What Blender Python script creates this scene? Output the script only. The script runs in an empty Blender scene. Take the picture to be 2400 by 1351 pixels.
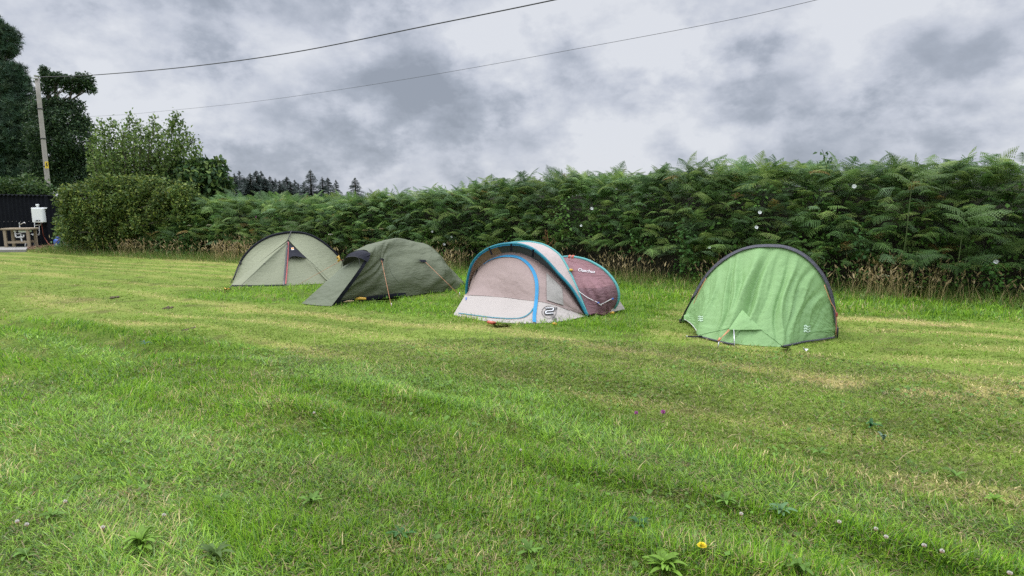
import bpy, math, random
import numpy as np
from mathutils import Vector
from mathutils.bvhtree import BVHTree

random.seed(7)
RNG = np.random.default_rng(11)
SC = bpy.context.scene
COL = SC.collection
PI = math.pi

# ------------------------------------------------------------------ camera geometry
FPX, CXP, CYP, CAMH = 1404.0, 1200.0, 675.5, 1.6
PITCH = math.atan(200 / FPX)
SP, CP = math.sin(PITCH), math.cos(PITCH)
CAM = Vector((0, 0, CAMH))


def ray(x, y):
    u, v = (x - CXP) / FPX, (y - CYP) / FPX
    return Vector((u, CP - v * SP, -SP - v * CP))


def G(x, y, z=0.0):
    r = ray(x, y)
    return CAM + r * ((z - CAMH) / r.z)


def at(x, y, Y):
    r = ray(x, y)
    return CAM + r * (Y / r.y)


def onplane(x, y, p0, n):
    r = ray(x, y)
    return CAM + r * ((p0 - CAM).dot(n) / r.dot(n))


def vpl(A, B, lean=0.0):
    """normal of a plane through ground line AB; lean = metres the plane moves back per metre of height"""
    d = (B - A).normalized()
    back = Vector((-d.y, d.x, 0))
    if back.y < 0:
        back = -back
    up = Vector((0, 0, 1)) + back * lean
    return d.cross(up).normalized()


# ------------------------------------------------------------------ numpy noise
def _h(ix, iy, seed):
    n = (ix.astype(np.int64) * 374761393 + iy.astype(np.int64) * 668265263 + seed * 1274126177) & 0xFFFFFFFF
    n = ((n ^ (n >> 13)) * 1274126177) & 0xFFFFFFFF
    return ((n ^ (n >> 16)) & 0xFFFF) / 65535.0


def vn(x, y, seed=0):
    x = np.asarray(x, float); y = np.asarray(y, float)
    ix, iy = np.floor(x), np.floor(y)
    fx, fy = x - ix, y - iy
    fx = fx * fx * (3 - 2 * fx); fy = fy * fy * (3 - 2 * fy)
    a = _h(ix, iy, seed); b = _h(ix + 1, iy, seed); c = _h(ix, iy + 1, seed); d = _h(ix + 1, iy + 1, seed)
    return (a * (1 - fx) + b * fx) * (1 - fy) + (c * (1 - fx) + d * fx) * fy


def fbm(x, y, o=4, seed=0):
    s, a, t = 0, 0.5, 0
    for i in range(o):
        s = s + a * vn(np.asarray(x) * 2 ** i, np.asarray(y) * 2 ** i, seed + i * 17)
        t += a; a *= 0.5
    return s / t


def sst(a, b, x):
    t = np.clip((np.asarray(x, float) - a) / (b - a), 0, 1)
    return t * t * (3 - 2 * t)


# ------------------------------------------------------------------ materials
def newmat(name):
    m = bpy.data.materials.new(name); m.use_nodes = True
    nt = m.node_tree
    return m, nt, nt.nodes['Principled BSDF'], nt.nodes['Material Output']


def solid(name, col, rough=0.6, metal=0.0, var=0.12, scale=9.0, bump=0.0, bscale=60.0):
    m, nt, p, out = newmat(name)
    N, L = nt.nodes, nt.links
    tc = N.new('ShaderNodeTexCoord')
    nz = N.new('ShaderNodeTexNoise'); nz.inputs['Scale'].default_value = scale; nz.inputs['Detail'].default_value = 5
    L.new(tc.outputs['Object'], nz.inputs['Vector'])
    mr = N.new('ShaderNodeMapRange'); mr.inputs[3].default_value = 1 - var; mr.inputs[4].default_value = 1 + var
    L.new(nz.outputs[0], mr.inputs[0])
    mx = N.new('ShaderNodeVectorMath'); mx.operation = 'SCALE'; mx.inputs[0].default_value = col[:3]
    L.new(mr.outputs[0], mx.inputs['Scale'])
    L.new(mx.outputs[0], p.inputs['Base Color'])
    p.inputs['Roughness'].default_value = rough; p.inputs['Metallic'].default_value = metal
    if bump:
        n2 = N.new('ShaderNodeTexNoise'); n2.inputs['Scale'].default_value = bscale; n2.inputs['Detail'].default_value = 4
        L.new(tc.outputs['Object'], n2.inputs['Vector'])
        b = N.new('ShaderNodeBump'); b.inputs['Strength'].default_value = bump; b.inputs['Distance'].default_value = 0.02
        L.new(n2.outputs[0], b.inputs['Height']); L.new(b.outputs[0], p.inputs['Normal'])
    return m


def fabric(name, col, rough=0.62, trans=0.12, bump=0.35, stretch=(5, 5, 16), var=0.10, sheen=0.0):
    m, nt, p, out = newmat(name)
    N, L = nt.nodes, nt.links
    tc = N.new('ShaderNodeTexCoord')
    mp = N.new('ShaderNodeMapping'); mp.inputs['Scale'].default_value = stretch
    mp.inputs['Rotation'].default_value = (0.3, 0.25, 0.4)
    L.new(tc.outputs['Object'], mp.inputs[0])
    n1 = N.new('ShaderNodeTexNoise'); n1.inputs['Scale'].default_value = 1.3; n1.inputs['Detail'].default_value = 7
    n1.inputs['Roughness'].default_value = 0.55; n1.inputs['Distortion'].default_value = 0.9
    L.new(mp.outputs[0], n1.inputs['Vector'])
    n3 = N.new('ShaderNodeTexNoise'); n3.inputs['Scale'].default_value = 3.0; n3.inputs['Detail'].default_value = 6
    L.new(tc.outputs['Object'], n3.inputs['Vector'])
    mr = N.new('ShaderNodeMapRange'); mr.inputs[3].default_value = 1 - var; mr.inputs[4].default_value = 1 + var
    L.new(n3.outputs[0], mr.inputs[0])
    mx = N.new('ShaderNodeVectorMath'); mx.operation = 'SCALE'; mx.inputs[0].default_value = col[:3]
    L.new(mr.outputs[0], mx.inputs['Scale'])
    b = N.new('ShaderNodeBump'); b.inputs['Strength'].default_value = bump; b.inputs['Distance'].default_value = 0.05
    L.new(n1.outputs[0], b.inputs['Height'])
    L.new(b.outputs[0], p.inputs['Normal']); L.new(mx.outputs[0], p.inputs['Base Color'])
    p.inputs['Roughness'].default_value = rough
    p.inputs['Specular IOR Level'].default_value = 0.35
    if trans:
        t = N.new('ShaderNodeBsdfTranslucent'); L.new(mx.outputs[0], t.inputs[0]); L.new(b.outputs[0], t.inputs['Normal'])
        ms = N.new('ShaderNodeMixShader'); ms.inputs[0].default_value = trans
        L.new(p.outputs[0], ms.inputs[1]); L.new(t.outputs[0], ms.inputs[2]); L.new(ms.outputs[0], out.inputs[0])
    return m


def leafmat(name, trans=0.3, rough=0.5, spec=0.3, var=0.25, nscale=1.2):
    """colour comes from the per-vertex attribute 'tint' (each leaf, blade or frond has its own colour)"""
    m, nt, p, out = newmat(name)
    N, L = nt.nodes, nt.links
    a = N.new('ShaderNodeAttribute'); a.attribute_name = 'tint'
    tc = N.new('ShaderNodeTexCoord')
    nz = N.new('ShaderNodeTexNoise'); nz.inputs['Scale'].default_value = nscale; nz.inputs['Detail'].default_value = 4
    L.new(tc.outputs['Object'], nz.inputs['Vector'])
    mr = N.new('ShaderNodeMapRange'); mr.inputs[1].default_value = 0.3; mr.inputs[2].default_value = 0.7
    mr.inputs[3].default_value = 1 - var; mr.inputs[4].default_value = 1 + var
    L.new(nz.outputs[0], mr.inputs[0])
    mx = N.new('ShaderNodeVectorMath'); mx.operation = 'SCALE'
    L.new(a.outputs['Color'], mx.inputs[0]); L.new(mr.outputs[0], mx.inputs['Scale'])
    L.new(mx.outputs[0], p.inputs['Base Color'])
    p.inputs['Roughness'].default_value = rough; p.inputs['Specular IOR Level'].default_value = spec
    t = N.new('ShaderNodeBsdfTranslucent'); L.new(mx.outputs[0], t.inputs[0])
    ms = N.new('ShaderNodeMixShader'); ms.inputs[0].default_value = trans
    L.new(p.outputs[0], ms.inputs[1]); L.new(t.outputs[0], ms.inputs[2]); L.new(ms.outputs[0], out.inputs[0])
    return m


M = dict(
    leaf=leafmat('leaf', 0.28, 0.5, 0.18), grass=leafmat('grass_blade', 0.33, 0.5, 0.28, 0.12, 0.8),
    frond=leafmat('fern_frond', 0.38, 0.5, 0.25), needle=leafmat('needle', 0.1, 0.6, 0.2), petal=leafmat('petal', 0.3, 0.6, 0.2, 0.05),
    bark=solid('bark', (0.075, 0.06, 0.045), 0.9, var=0.4, scale=14, bump=0.6),
    pole_wood=solid('pole_wood', (0.33, 0.30, 0.28), 0.85, var=0.25, scale=6, bump=0.3),
    rubber=solid('cable_rubber', (0.02, 0.02, 0.024), 0.6),
    soil=solid('bank_soil', (0.028, 0.026, 0.014), 0.95, var=0.5, scale=4, bump=0.8, bscale=12),
    mud=solid('mud', (0.10, 0.075, 0.045), 0.95, var=0.4, scale=20, bump=0.8),
    concrete=solid('concrete', (0.23, 0.22, 0.205), 0.9, var=0.2, scale=6, bump=0.3),
    black_iron=solid('black_sheet', (0.008, 0.009, 0.013), 0.75, var=0.3, scale=3),
    timber=solid('timber', (0.27, 0.215, 0.145), 0.8, var=0.25, scale=12, bump=0.2),
    white_metal=solid('white_enamel', (0.78, 0.80, 0.80), 0.35, var=0.03),
    white_plastic=solid('white_plastic', (0.72, 0.72, 0.72), 0.4, var=0.04),
    dark_plastic=solid('dark_plastic', (0.03, 0.03, 0.035), 0.4),
    steel=solid('steel', (0.6, 0.6, 0.6), 0.3, metal=0.9), brass=solid('copper', (0.35, 0.16, 0.08), 0.4, metal=0.6),
    blue_paint=solid('blue_paint', (0.025, 0.09, 0.38), 0.4, var=0.15), hose=solid('hose_rubber', (0.22, 0.05, 0.03), 0.5),
    yellow=solid('yellow_plastic', (0.55, 0.33, 0.04), 0.45), pegwood=solid('pale_peg', (0.62, 0.45, 0.26), 0.7),
    sign_yellow=solid('sign_yellow', (0.72, 0.50, 0.04), 0.5),
    cord_orange=solid('orange_cord', (0.58, 0.25, 0.13), 0.6), cord_dark=solid('dark_cord', (0.05, 0.05, 0.05), 0.7),
    cord_grey=solid('pale_cord', (0.62, 0.6, 0.6), 0.7), alloy=solid('alloy', (0.6, 0.6, 0.62), 0.35, metal=0.8),
    pole_black=solid('black_pole', (0.012, 0.012, 0.014), 0.4), red_tape=solid('red_zip', (0.30, 0.05, 0.045), 0.6),
    olive=fabric('light_olive_nylon', (0.205, 0.222, 0.140), stretch=(3, 3, 20), bump=0.3),
    olive_b=fabric('mid_olive_nylon', (0.165, 0.180, 0.112), stretch=(3, 3, 20), bump=0.35),
    dkolive=fabric('dark_olive_nylon', (0.098, 0.114, 0.066), stretch=(4, 4, 14), bump=0.5, trans=0.06),
    dkolive_b=fabric('dark_olive_door', (0.108, 0.128, 0.080), stretch=(4, 4, 10), bump=0.3, trans=0.06),
    charcoal=fabric('charcoal_nylon', (0.013, 0.014, 0.021), trans=0.0, bump=0.4),
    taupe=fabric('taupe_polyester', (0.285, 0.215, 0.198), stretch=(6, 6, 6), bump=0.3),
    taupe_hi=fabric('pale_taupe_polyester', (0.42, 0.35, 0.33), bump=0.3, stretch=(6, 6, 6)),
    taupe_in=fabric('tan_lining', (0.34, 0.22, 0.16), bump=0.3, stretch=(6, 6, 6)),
    beige=fabric('beige_polyester', (0.37, 0.335, 0.31), bump=0.35, stretch=(6, 6, 6)),
    flapgrey=fabric('grey_window_cover', (0.27, 0.255, 0.235), bump=0.5, stretch=(6, 6, 6)),
    maroon=fabric('maroon_polyester', (0.215, 0.108, 0.120), bump=0.6, stretch=(5, 5, 18), trans=0.06),
    maroon_shade=fabric('shaded_maroon_polyester', (0.135, 0.068, 0.078), bump=0.7, stretch=(5, 5, 14), trans=0.03),  # maroon darkened to carry the shading of the sagging chamber
    meshdark=fabric('mosquito_mesh', (0.06, 0.065, 0.07), trans=0.0, bump=0.1),
    teal=fabric('teal_tape', (0.010, 0.16, 0.215), trans=0.0, bump=0.2), teal_lt=fabric('pale_teal_tape', (0.08, 0.30, 0.30), trans=0.0, bump=0.3, stretch=(40, 40, 40)),
    cyan=fabric('cyan_zip', (0.014, 0.19, 0.37), trans=0.0, bump=0.1),
    green=fabric('green_nylon', (0.235, 0.405, 0.165), stretch=(7, 7, 2.2), bump=0.30, trans=0.2),
    green_b=fabric('green_nylon_low', (0.205, 0.37, 0.145), stretch=(4, 4, 9), bump=0.4, trans=0.15),
    grey_sleeve=fabric('slate_sleeve', (0.055, 0.055, 0.07), trans=0.0, bump=0.5, stretch=(14, 14, 14)),
    print_white=solid('white_print', (0.56, 0.56, 0.57), 0.6, var=0.05), print_pale=solid('pale_green_print', (0.50, 0.66, 0.50), 0.6, var=0.2, scale=60),
    print_black=solid('black_print', (0.02, 0.02, 0.02), 0.6), print_orange=solid('orange_print', (0.7, 0.25, 0.03), 0.6),
    red_plastic=solid('red_plastic', (0.45, 0.10, 0.06), 0.45),
    leaflitter=solid('chippings', (0.22, 0.13, 0.085), 0.9, var=0.4, scale=25),
)

M['charcoal'].node_tree.nodes['Principled BSDF'].inputs['Specular IOR Level'].default_value = .08
M['black_iron'].node_tree.nodes['Principled BSDF'].inputs['Specular IOR Level'].default_value = .1
# ------------------------------------------------------------------ object helpers
ORG = {}


def thing(name, label, cat, loc=(0, 0, 0), group=None):
    o = bpy.data.objects.new(name, None); COL.objects.link(o)
    o.location = loc; o.empty_display_size = 0.2
    ORG[o.name] = Vector(loc)
    o['label'] = label; o['category'] = cat
    if group:
        o['group'] = group
    return o


def tag(o, label=None, cat=None, group=None, kind=None):
    for k, v in (('label', label), ('category', cat), ('group', group), ('kind', kind)):
        if v:
            o[k] = v
    return o


def npmesh(name, V, F, mat, parent=None, col=None, smooth=False, loc=None):
    """V (N,3) world coordinates, F (M,k); one mesh object"""
    V = np.asarray(V, np.float32); F = np.asarray(F, np.int32)
    org = ORG[parent.name] if parent else (Vector(loc) if loc is not None else Vector((0, 0, 0)))
    me = bpy.data.meshes.new(name)
    me.vertices.add(len(V)); me.vertices.foreach_set('co', (V - np.array(org, np.float32)).ravel())
    k = F.shape[1]
    me.loops.add(F.size); me.loops.foreach_set('vertex_index', F.ravel())
    me.polygons.add(len(F)); me.polygons.foreach_set('loop_start', np.arange(0, F.size, k, dtype=np.int32))
    if smooth:
        me.polygons.foreach_set('use_smooth', np.ones(len(F), bool))
    me.update(calc_edges=True)
    if col is not None:
        at_ = me.color_attributes.new('tint', 'FLOAT_COLOR', 'POINT')
        c4 = np.ones((len(V), 4), np.float32); c4[:, :3] = col
        at_.data.foreach_set('color', c4.ravel())
    if mat:
        me.materials.append(mat)
    o = bpy.data.objects.new(name, me); COL.objects.link(o)
    if parent:
        o.parent = parent
    else:
        o.location = org
    ORG[o.name] = org
    return o


class MB:
    def __init__(s):
        s.V, s.F, s.C = [], [], []

    def add(s, V, F, c=None):
        n = len(s.V)
        s.V += [tuple(v) for v in V]
        s.F += [tuple(i + n for i in f) for f in F]
        if c is not None:
            s.C += [tuple(c)] * len(V)
        return s

    def box(s, c, size, rz=0.0, bev=0.0):
        hx, hy, hz = size[0] / 2, size[1] / 2, size[2] / 2
        b = min(bev, hx * .9, hy * .9)
        ring = [(-hx + b, -hy), (hx - b, -hy), (hx, -hy + b), (hx, hy - b), (hx - b, hy), (-hx + b, hy), (-hx, hy - b), (-hx, -hy + b)] if b > 0 else [(-hx, -hy), (hx, -hy), (hx, hy), (-hx, hy)]
        n = len(ring); V = []
        cs, sn = math.cos(rz), math.sin(rz)
        lev = [(-hz, 1 - b / max(hx, hy)), (-hz + b, 1), (hz - b, 1), (hz, 1 - b / max(hx, hy))] if b > 0 else [(-hz, 1), (hz, 1)]
        for z, sc in lev:
            for x, y in ring:
                x, y = x * sc, y * sc
                V.append((c[0] + x * cs - y * sn, c[1] + x * sn + y * cs, c[2] + z))
        F = [tuple(range(n - 1, -1, -1)), tuple(range(n * (len(lev) - 1), n * len(lev)))]
        for k in range(len(lev) - 1):
            for i in range(n):
                j = (i + 1) % n
                F.append((k * n + i, k * n + j, (k + 1) * n + j, (k + 1) * n + i))
        return s.add(V, F)

    def tube(s, pts, r, sides=8, cap=True, c=None):
        pts = [Vector(p) for p in pts]
        rs = r if isinstance(r, (list, tuple)) else [r] * len(pts)
        V, F = [], []
        prev = None
        for i, p in enumerate(pts):
            t = (pts[min(i + 1, len(pts) - 1)] - pts[max(i - 1, 0)])
            t = t.normalized() if t.length > 1e-9 else Vector((0, 0, 1))
            a = prev if prev is not None else (Vector((0, 0, 1)) if abs(t.z) < 0.9 else Vector((1, 0, 0)))
            e = a - t * a.dot(t)
            e = e.normalized() if e.length > 1e-6 else t.orthogonal().normalized()
            f = t.cross(e); prev = e
            for k in range(sides):
                an = 2 * PI * k / sides
                V.append(p + (e * math.cos(an) + f * math.sin(an)) * rs[i])
        for i in range(len(pts) - 1):
            for k in range(sides):
                j = (k + 1) % sides
                F.append((i * sides + k, i * sides + j, (i + 1) * sides + j, (i + 1) * sides + k))
        if cap:
            F.append(tuple(range(sides - 1, -1, -1))); F.append(tuple((len(pts) - 1) * sides + k for k in range(sides)))
        return s.add(V, F, c)

    def lathe(s, base, prof, sides=16, axis=None):
        V, F = [], []
        b = Vector(base)
        ax = Vector(axis).normalized() if axis else Vector((0, 0, 1))
        e = ax.orthogonal().normalized(); f = ax.cross(e)
        for r, z in prof:
            for k in range(sides):
                an = 2 * PI * k / sides
                V.append(b + (e * math.cos(an) + f * math.sin(an)) * r + ax * z)
        for i in range(len(prof) - 1):
            for k in range(sides):
                j = (k + 1) % sides
                F.append((i * sides + k, i * sides + j, (i + 1) * sides + j, (i + 1) * sides + k))
        F.append(tuple(range(sides - 1, -1, -1))); F.append(tuple((len(prof) - 1) * sides + k for k in range(sides)))
        return s.add(V, F)

    def build(s, name, mat, parent=None, smooth=False, loc=None):
        org = ORG[parent.name] if parent else (Vector(loc) if loc is not None else Vector((0, 0, 0)))
        me = bpy.data.meshes.new(name)
        me.from_pydata([(v[0] - org.x, v[1] - org.y, v[2] - org.z) for v in s.V], [], s.F)
        if s.C and len(s.C) == len(s.V):
            at_ = me.color_attributes.new('tint', 'FLOAT_COLOR', 'POINT')
            c4 = np.ones((len(s.V), 4), np.float32); c4[:, :3] = np.array(s.C)[:, :3]
            at_.data.foreach_set('color', c4.ravel())
        if smooth:
            for p in me.polygons:
                p.use_smooth = len(p.vertices) <= 4
        me.update()
        if mat:
            me.materials.append(mat)
        o = bpy.data.objects.new(name, me); COL.objects.link(o)
        if parent:
            o.parent = parent
        else:
            o.location = org
        ORG[o.name] = org
        return o


def spline(pts, n):
    """Catmull-Rom through pts, n samples evenly by length"""
    P = np.array([tuple(p) for p in pts], float)
    if len(P) == 2:
        t = np.linspace(0, 1, n)[:, None]
        return P[0] * (1 - t) + P[1] * t
    E = np.vstack([2 * P[0] - P[1], P, 2 * P[-1] - P[-2]])
    out = []
    for i in range(1, len(E) - 2):
        t = np.linspace(0, 1, 24, endpoint=False)[:, None]
        p0, p1, p2, p3 = E[i - 1], E[i], E[i + 1], E[i + 2]
        out.append(0.5 * (2 * p1 + (p2 - p0) * t + (2 * p0 - 5 * p1 + 4 * p2 - p3) * t ** 2 + (3 * p1 - p0 - 3 * p2 + p3) * t ** 3))
    Q = np.vstack(out + [P[-1:]])
    d = np.r_[0, np.cumsum(np.linalg.norm(np.diff(Q, axis=0), axis=1))]
    s = np.linspace(0, d[-1], n)
    return np.stack([np.interp(s, d, Q[:, k]) for k in range(Q.shape[1])], 1)


def loft(curves, nu, nv, smooth=True):
    """curves: list of 3-D point lists -> grid (nv, nu, 3)"""
    R = np.stack([spline(c, nu) for c in curves])
    if len(curves) == 2 or not smooth:
        t = np.linspace(0, len(curves) - 1, nv)
        i = np.minimum(t.astype(int), len(curves) - 2); f = (t - i)[:, None, None]
        return R[i] * (1 - f) + R[i + 1] * f
    E = np.concatenate([(2 * R[0] - R[1])[None], R, (2 * R[-1] - R[-2])[None]])
    out = []
    for t in np.linspace(0, len(curves) - 1, nv):
        i = min(int(t), len(curves) - 2); f = t - i
        p0, p1, p2, p3 = E[i], E[i + 1], E[i + 2], E[i + 3]
        out.append(0.5 * (2 * p1 + (p2 - p0) * f + (2 * p0 - 5 * p1 + 4 * p2 - p3) * f ** 2 + (3 * p1 - p0 - 3 * p2 + p3) * f ** 3))
    return np.stack(out)


def gnormals(P):
    du = np.gradient(P, axis=1); dv = np.gradient(P, axis=0)
    n = np.cross(du, dv); l = np.linalg.norm(n, axis=2, keepdims=True)
    n = n / np.maximum(l, 1e-9)
    mid = P.reshape(-1, 3).mean(0)
    # face the camera / outwards
    if (n * (np.array(CAM) - P)).sum() < 0:
        n = -n
    return n


def gridmesh(name, P, mat, parent=None, disp=None, loc=None):
    nv, nu = P.shape[:2]
    if disp is not None:
        P = P + gnormals(P) * disp[..., None]
    idx = np.arange(nv * nu).reshape(nv, nu)
    F = np.stack([idx[:-1, :-1], idx[:-1, 1:], idx[1:, 1:], idx[1:, :-1]], -1).reshape(-1, 4)
    o = npmesh(name, P.reshape(-1, 3), F, mat, parent, smooth=True, loc=loc)
    return o, P


def bvh_of(*objs):
    V, F = [], []
    for o in objs:
        org = ORG[o.name]; n = len(V)
        V += [v.co + org for v in o.data.vertices]
        F += [tuple(i + n for i in p.vertices) for p in o.data.polygons]
    return BVHTree.FromPolygons(V, F)


def cast(b, x, y, off=0.004):
    d = ray(x, y).normalized()
    h, n, i, t = b.ray_cast(CAM, d)
    if h is None:
        h, n, i, t = b.find_nearest(CAM + d * 9.0) if False else (None, None, None, None)
        return None, None
    if n.dot(d) > 0:
        n = -n
    return h + n * off, n


def ribbon(name, px, w, b, mat, parent, off=0.006, n=40, taper=None):
    """a tape sewn on the surface b along the given path, w metres wide"""
    Q = spline([(x, y, 0) for x, y in px], n)
    pts = []
    for q in Q:
        h, nn = cast(b, q[0], q[1], off)
        if h is not None:
            pts.append((h, nn))
    V, F = [], []
    for i, (h, nn) in enumerate(pts):
        t = (pts[min(i + 1, len(pts) - 1)][0] - pts[max(i - 1, 0)][0]).normalized()
        s = t.cross(nn).normalized()
        ww = w * (taper(i / (len(pts) - 1)) if taper else 1) / 2
        V += [h - s * ww, h + nn * w * 0.12, h + s * ww]
    for i in range(len(pts) - 1):
        F += [(3 * i, 3 * i + 1, 3 * i + 4, 3 * i + 3), (3 * i + 1, 3 * i + 2, 3 * i + 5, 3 * i + 4)]
    return MB().add(V, F).build(name, mat, parent, smooth=True)


def ribmb(mb, px, w, b, off=0.006, n=16):
    Q = spline([(x, y, 0) for x, y in px], n); pts = []
    for q in Q:
        h, nn = cast(b, q[0], q[1], off)
        if h is not None:
            pts.append((h, nn))
    V, F = [], []
    for i, (h, nn) in enumerate(pts):
        t = (pts[min(i + 1, len(pts) - 1)][0] - pts[max(i - 1, 0)][0]).normalized()
        s = t.cross(nn).normalized()
        V += [h - s * w / 2, h + s * w / 2]
    for i in range(len(pts) - 1):
        F.append((2 * i, 2 * i + 1, 2 * i + 3, 2 * i + 2))
    if len(pts) > 1:
        mb.add(V, F)


def decal(name, poly, b, mat, parent, off=0.005, n=8):
    """a flat patch: quad given by 4 corners tessellated n x n and laid on surface b"""
    V, F = [], []
    for j in range(n + 1):
        for i in range(n + 1):
            f, g = i / n, j / n
            x = (poly[0][0] * (1 - f) + poly[1][0] * f) * (1 - g) + (poly[3][0] * (1 - f) + poly[2][0] * f) * g
            y = (poly[0][1] * (1 - f) + poly[1][1] * f) * (1 - g) + (poly[3][1] * (1 - f) + poly[2][1] * f) * g
            h, nn = cast(b, x, y, off)
            V.append(h)
    good = lambda f: all(V[k] is not None for k in f)
    for j in range(n):
        for i in range(n):
            a = j * (n + 1) + i; f = (a, a + 1, a + n + 2, a + n + 1)
            if good(f):
                F.append(f)
    use = sorted({k for f in F for k in f}); mp = {k: i for i, k in enumerate(use)}
    return MB().add([V[k] for k in use], [tuple(mp[k] for k in f) for f in F]).build(name, mat, parent, smooth=True)


def textpx(name, txt, x, y, h, b, mat, parent, rot=0.0, shear=0.0, bold=0.0, wscale=1.0, off=0.006):
    """lettering printed on surface b, centred at (x, y), h high"""
    cu = bpy.data.curves.new('t', 'FONT'); cu.body = txt; cu.align_x = 'CENTER'; cu.align_y = 'CENTER'; cu.size = 1.0
    cu.shear = shear; cu.offset = bold; cu.resolution_u = 3
    o = bpy.data.objects.new('t', cu); COL.objects.link(o)
    dg = bpy.context.evaluated_depsgraph_get(); dg.update()
    me = bpy.data.meshes.new_from_object(o.evaluated_get(dg))
    V, ok = [], True
    s = h / 0.72
    for v in me.vertices:
        lx, ly = v.co.x * s * wscale, -v.co.y * s
        px = x + lx * math.cos(rot) - ly * math.sin(rot); py = y + lx * math.sin(rot) + ly * math.cos(rot)
        p, n = cast(b, px, py, off)
        V.append(p)
    F = [tuple(p.vertices) for p in me.polygons if all(V[i] is not None for i in p.vertices)]
    V = [v if v is not None else Vector((0, 0, 0)) for v in V]
    bpy.data.objects.remove(o); bpy.data.curves.remove(cu); bpy.data.meshes.remove(me)
    use = sorted({k for f in F for k in f}); mp = {k: i for i, k in enumerate(use)}
    return MB().add([V[k] for k in use], [tuple(mp[k] for k in f) for f in F]).build(name, mat, parent)


def cord(name, pts, r, mat, parent=None, n=12, sides=5):
    return MB().tube([Vector(p) for p in (spline(pts, n) if len(pts) > 2 else spline(pts, 3))], r, sides).build(name, mat, parent, smooth=True)


# ------------------------------------------------------------------ the field: where it is long, mown or bare
def field(x, y):
    """returns lush (0..1 long green grass), straw (0..1 dry clippings), dark (0..1 thin patches), verge (0..1)"""
    x = np.asarray(x, float); y = np.asarray(y, float)
    a = .9 * x - .43 * y
    s = .43 * x + .9 * y + (fbm(x * .35, y * .35, 3, 5) - .5) * .9
    edge = 4.75 - .28 * np.maximum(0, x - .3) + (fbm(a * .8, s * .5, 3, 9) - .5) * .8
    front = 1 - sst(edge - .25, edge + .25, s)
    tents = sst(6.75, 7.0, s) * sst(-10.4, -9.2, a) * (1 - sst(-2.0, -1.3, a)) * (1 - sst(11, 11.5, s) * 0)
    sv = 9.75 + 1.9 * sst(-4, -11, a) + (fbm(a * .7, 0 * a, 3, 21) - .5) * .6
    verge = sst(sv - .2, sv + .25, s)
    lush = np.maximum(np.maximum(front, tents), verge)
    # streaks of cut grass run along the mowing direction
    st = fbm(a * .22 + 3, s * 3.4, 4, 31)
    cl = fbm(x * 1.7, y * 1.7, 4, 41)
    stripe = .5 + .5 * np.sin((s + (fbm(a * .3, s * .6, 2, 35) - .5) * 1.3) * 2 * PI / .78)
    straw = sst(.45, .78, st * .45 + cl * .20 + stripe * .35) * .58
    straw = np.maximum(straw, sst(.38, .62, cl) * np.exp(-((s - 6.15 - .04 * a) / .30) ** 2) * sst(-2.2, -.6, a) * (1 - sst(2.4, 3.4, a)))
    straw = np.maximum(straw, .9 * np.exp(-((s - (sv - .3)) / .2) ** 2) * sst(.3, .5, cl))
    straw = np.maximum(straw, .55 * np.exp(-((s - (sv - 1.1)) / .12) ** 2) * sst(.35, .6, st))
    straw = straw * (1 - lush) + lush * .22 * sst(.5, .75, fbm(x * 2.3, y * 2.3, 3, 77))
    flat = front * sst(.5, .66, fbm(a * .25 + 7, s * 2.1, 3, 13))
    dark = sst(.62, .8, fbm(x * 3.1, y * 3.1, 3, 55))
    return lush, straw, dark, verge, flat, a, s


def ridge(x, y):
    """low windrows left by the mower in the long grass: 0 in a furrow, 1 on a crest"""
    x = np.asarray(x, float); y = np.asarray(y, float)
    a = .9 * x - .43 * y; s = .43 * x + .9 * y
    ph = s / .74 + (fbm(a * .45, s * .8, 3, 15) - .5) * 1.5 + .1
    f = ph - np.floor(ph)
    r = np.where(f < .3, f / .3, 1 - (f - .3) / .7)
    k = sst(.30, .55, fbm(a * .5 + 9, s * 1.1, 2, 16))
    r = r * r * (3 - 2 * r)
    return .62 * (1 - k) + r * k


def gz(x, y):
    x = np.asarray(x, float); y = np.asarray(y, float)
    r = np.sqrt(x * x + y * y)
    a = .9 * x - .43 * y; s = .43 * x + .9 * y
    k = np.clip((30 - r) / 12, 0, 1)
    return ((fbm(x * 1.6, y * 1.6, 3, 3) - .5) * .035 + (fbm(a * .3, s * 1.9, 3, 13) - .5) * .03 - .012 + (ridge(x, y) - .6) * .085 * (1 - sst(4.2, 4.9, s))) * k


def grass_colours(x, y, rng):
    """base colour of single blades at x, y"""
    lush, straw, dark, verge, flat, a, s = field(x, y)
    n = len(x)
    big = fbm(np.asarray(x) * .9, np.asarray(y) * .9, 3, 88)[:, None]
    g1 = np.array([.155, .310, .020]); g2 = np.array([.245, .390, .038]); g3 = np.array([.065, .165, .020]); g4 = np.array([.19, .29, .095])
    m1 = np.array([.175, .275, .036]); m2 = np.array([.245, .305, .060]); sw = np.array([.50, .42, .20]); br = np.array([.20, .13, .06])
    u = rng.random((n, 1)); t = rng.random((n, 1))
    lc = g1 * (1 - t) + g2 * t
    lc = np.where(u < .22, g3, lc); lc = np.where((u > .22) & (u < .34), g4, lc)
    lc = lc * (.80 + .42 * big) + flat[:, None] * np.array([.03, .03, .02])  # flattened bands made paler: their sheen is put into the blade colour
    mc = m1 * (1 - t) + m2 * t
    mc = np.where(u < .25, g1, mc); mc = mc * (.74 + .36 * big) * (.92 + .21 * np.sin((s + (fbm(a * .3, s * .6, 2, 35) - .5) * 1.3) * 2 * PI / .78 + 1.2)[:, None] * .9)
    c = mc * (1 - lush[:, None]) + lc * lush[:, None]
    w = rng.random(n)
    c = np.where((w < straw * .72)[:, None], sw * (.75 + .5 * t), c)
    c = np.where((w > .985)[:, None], br * (.6 + t), c)
    return np.clip(c, .004, .9), lush, straw, dark, verge, flat


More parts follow.
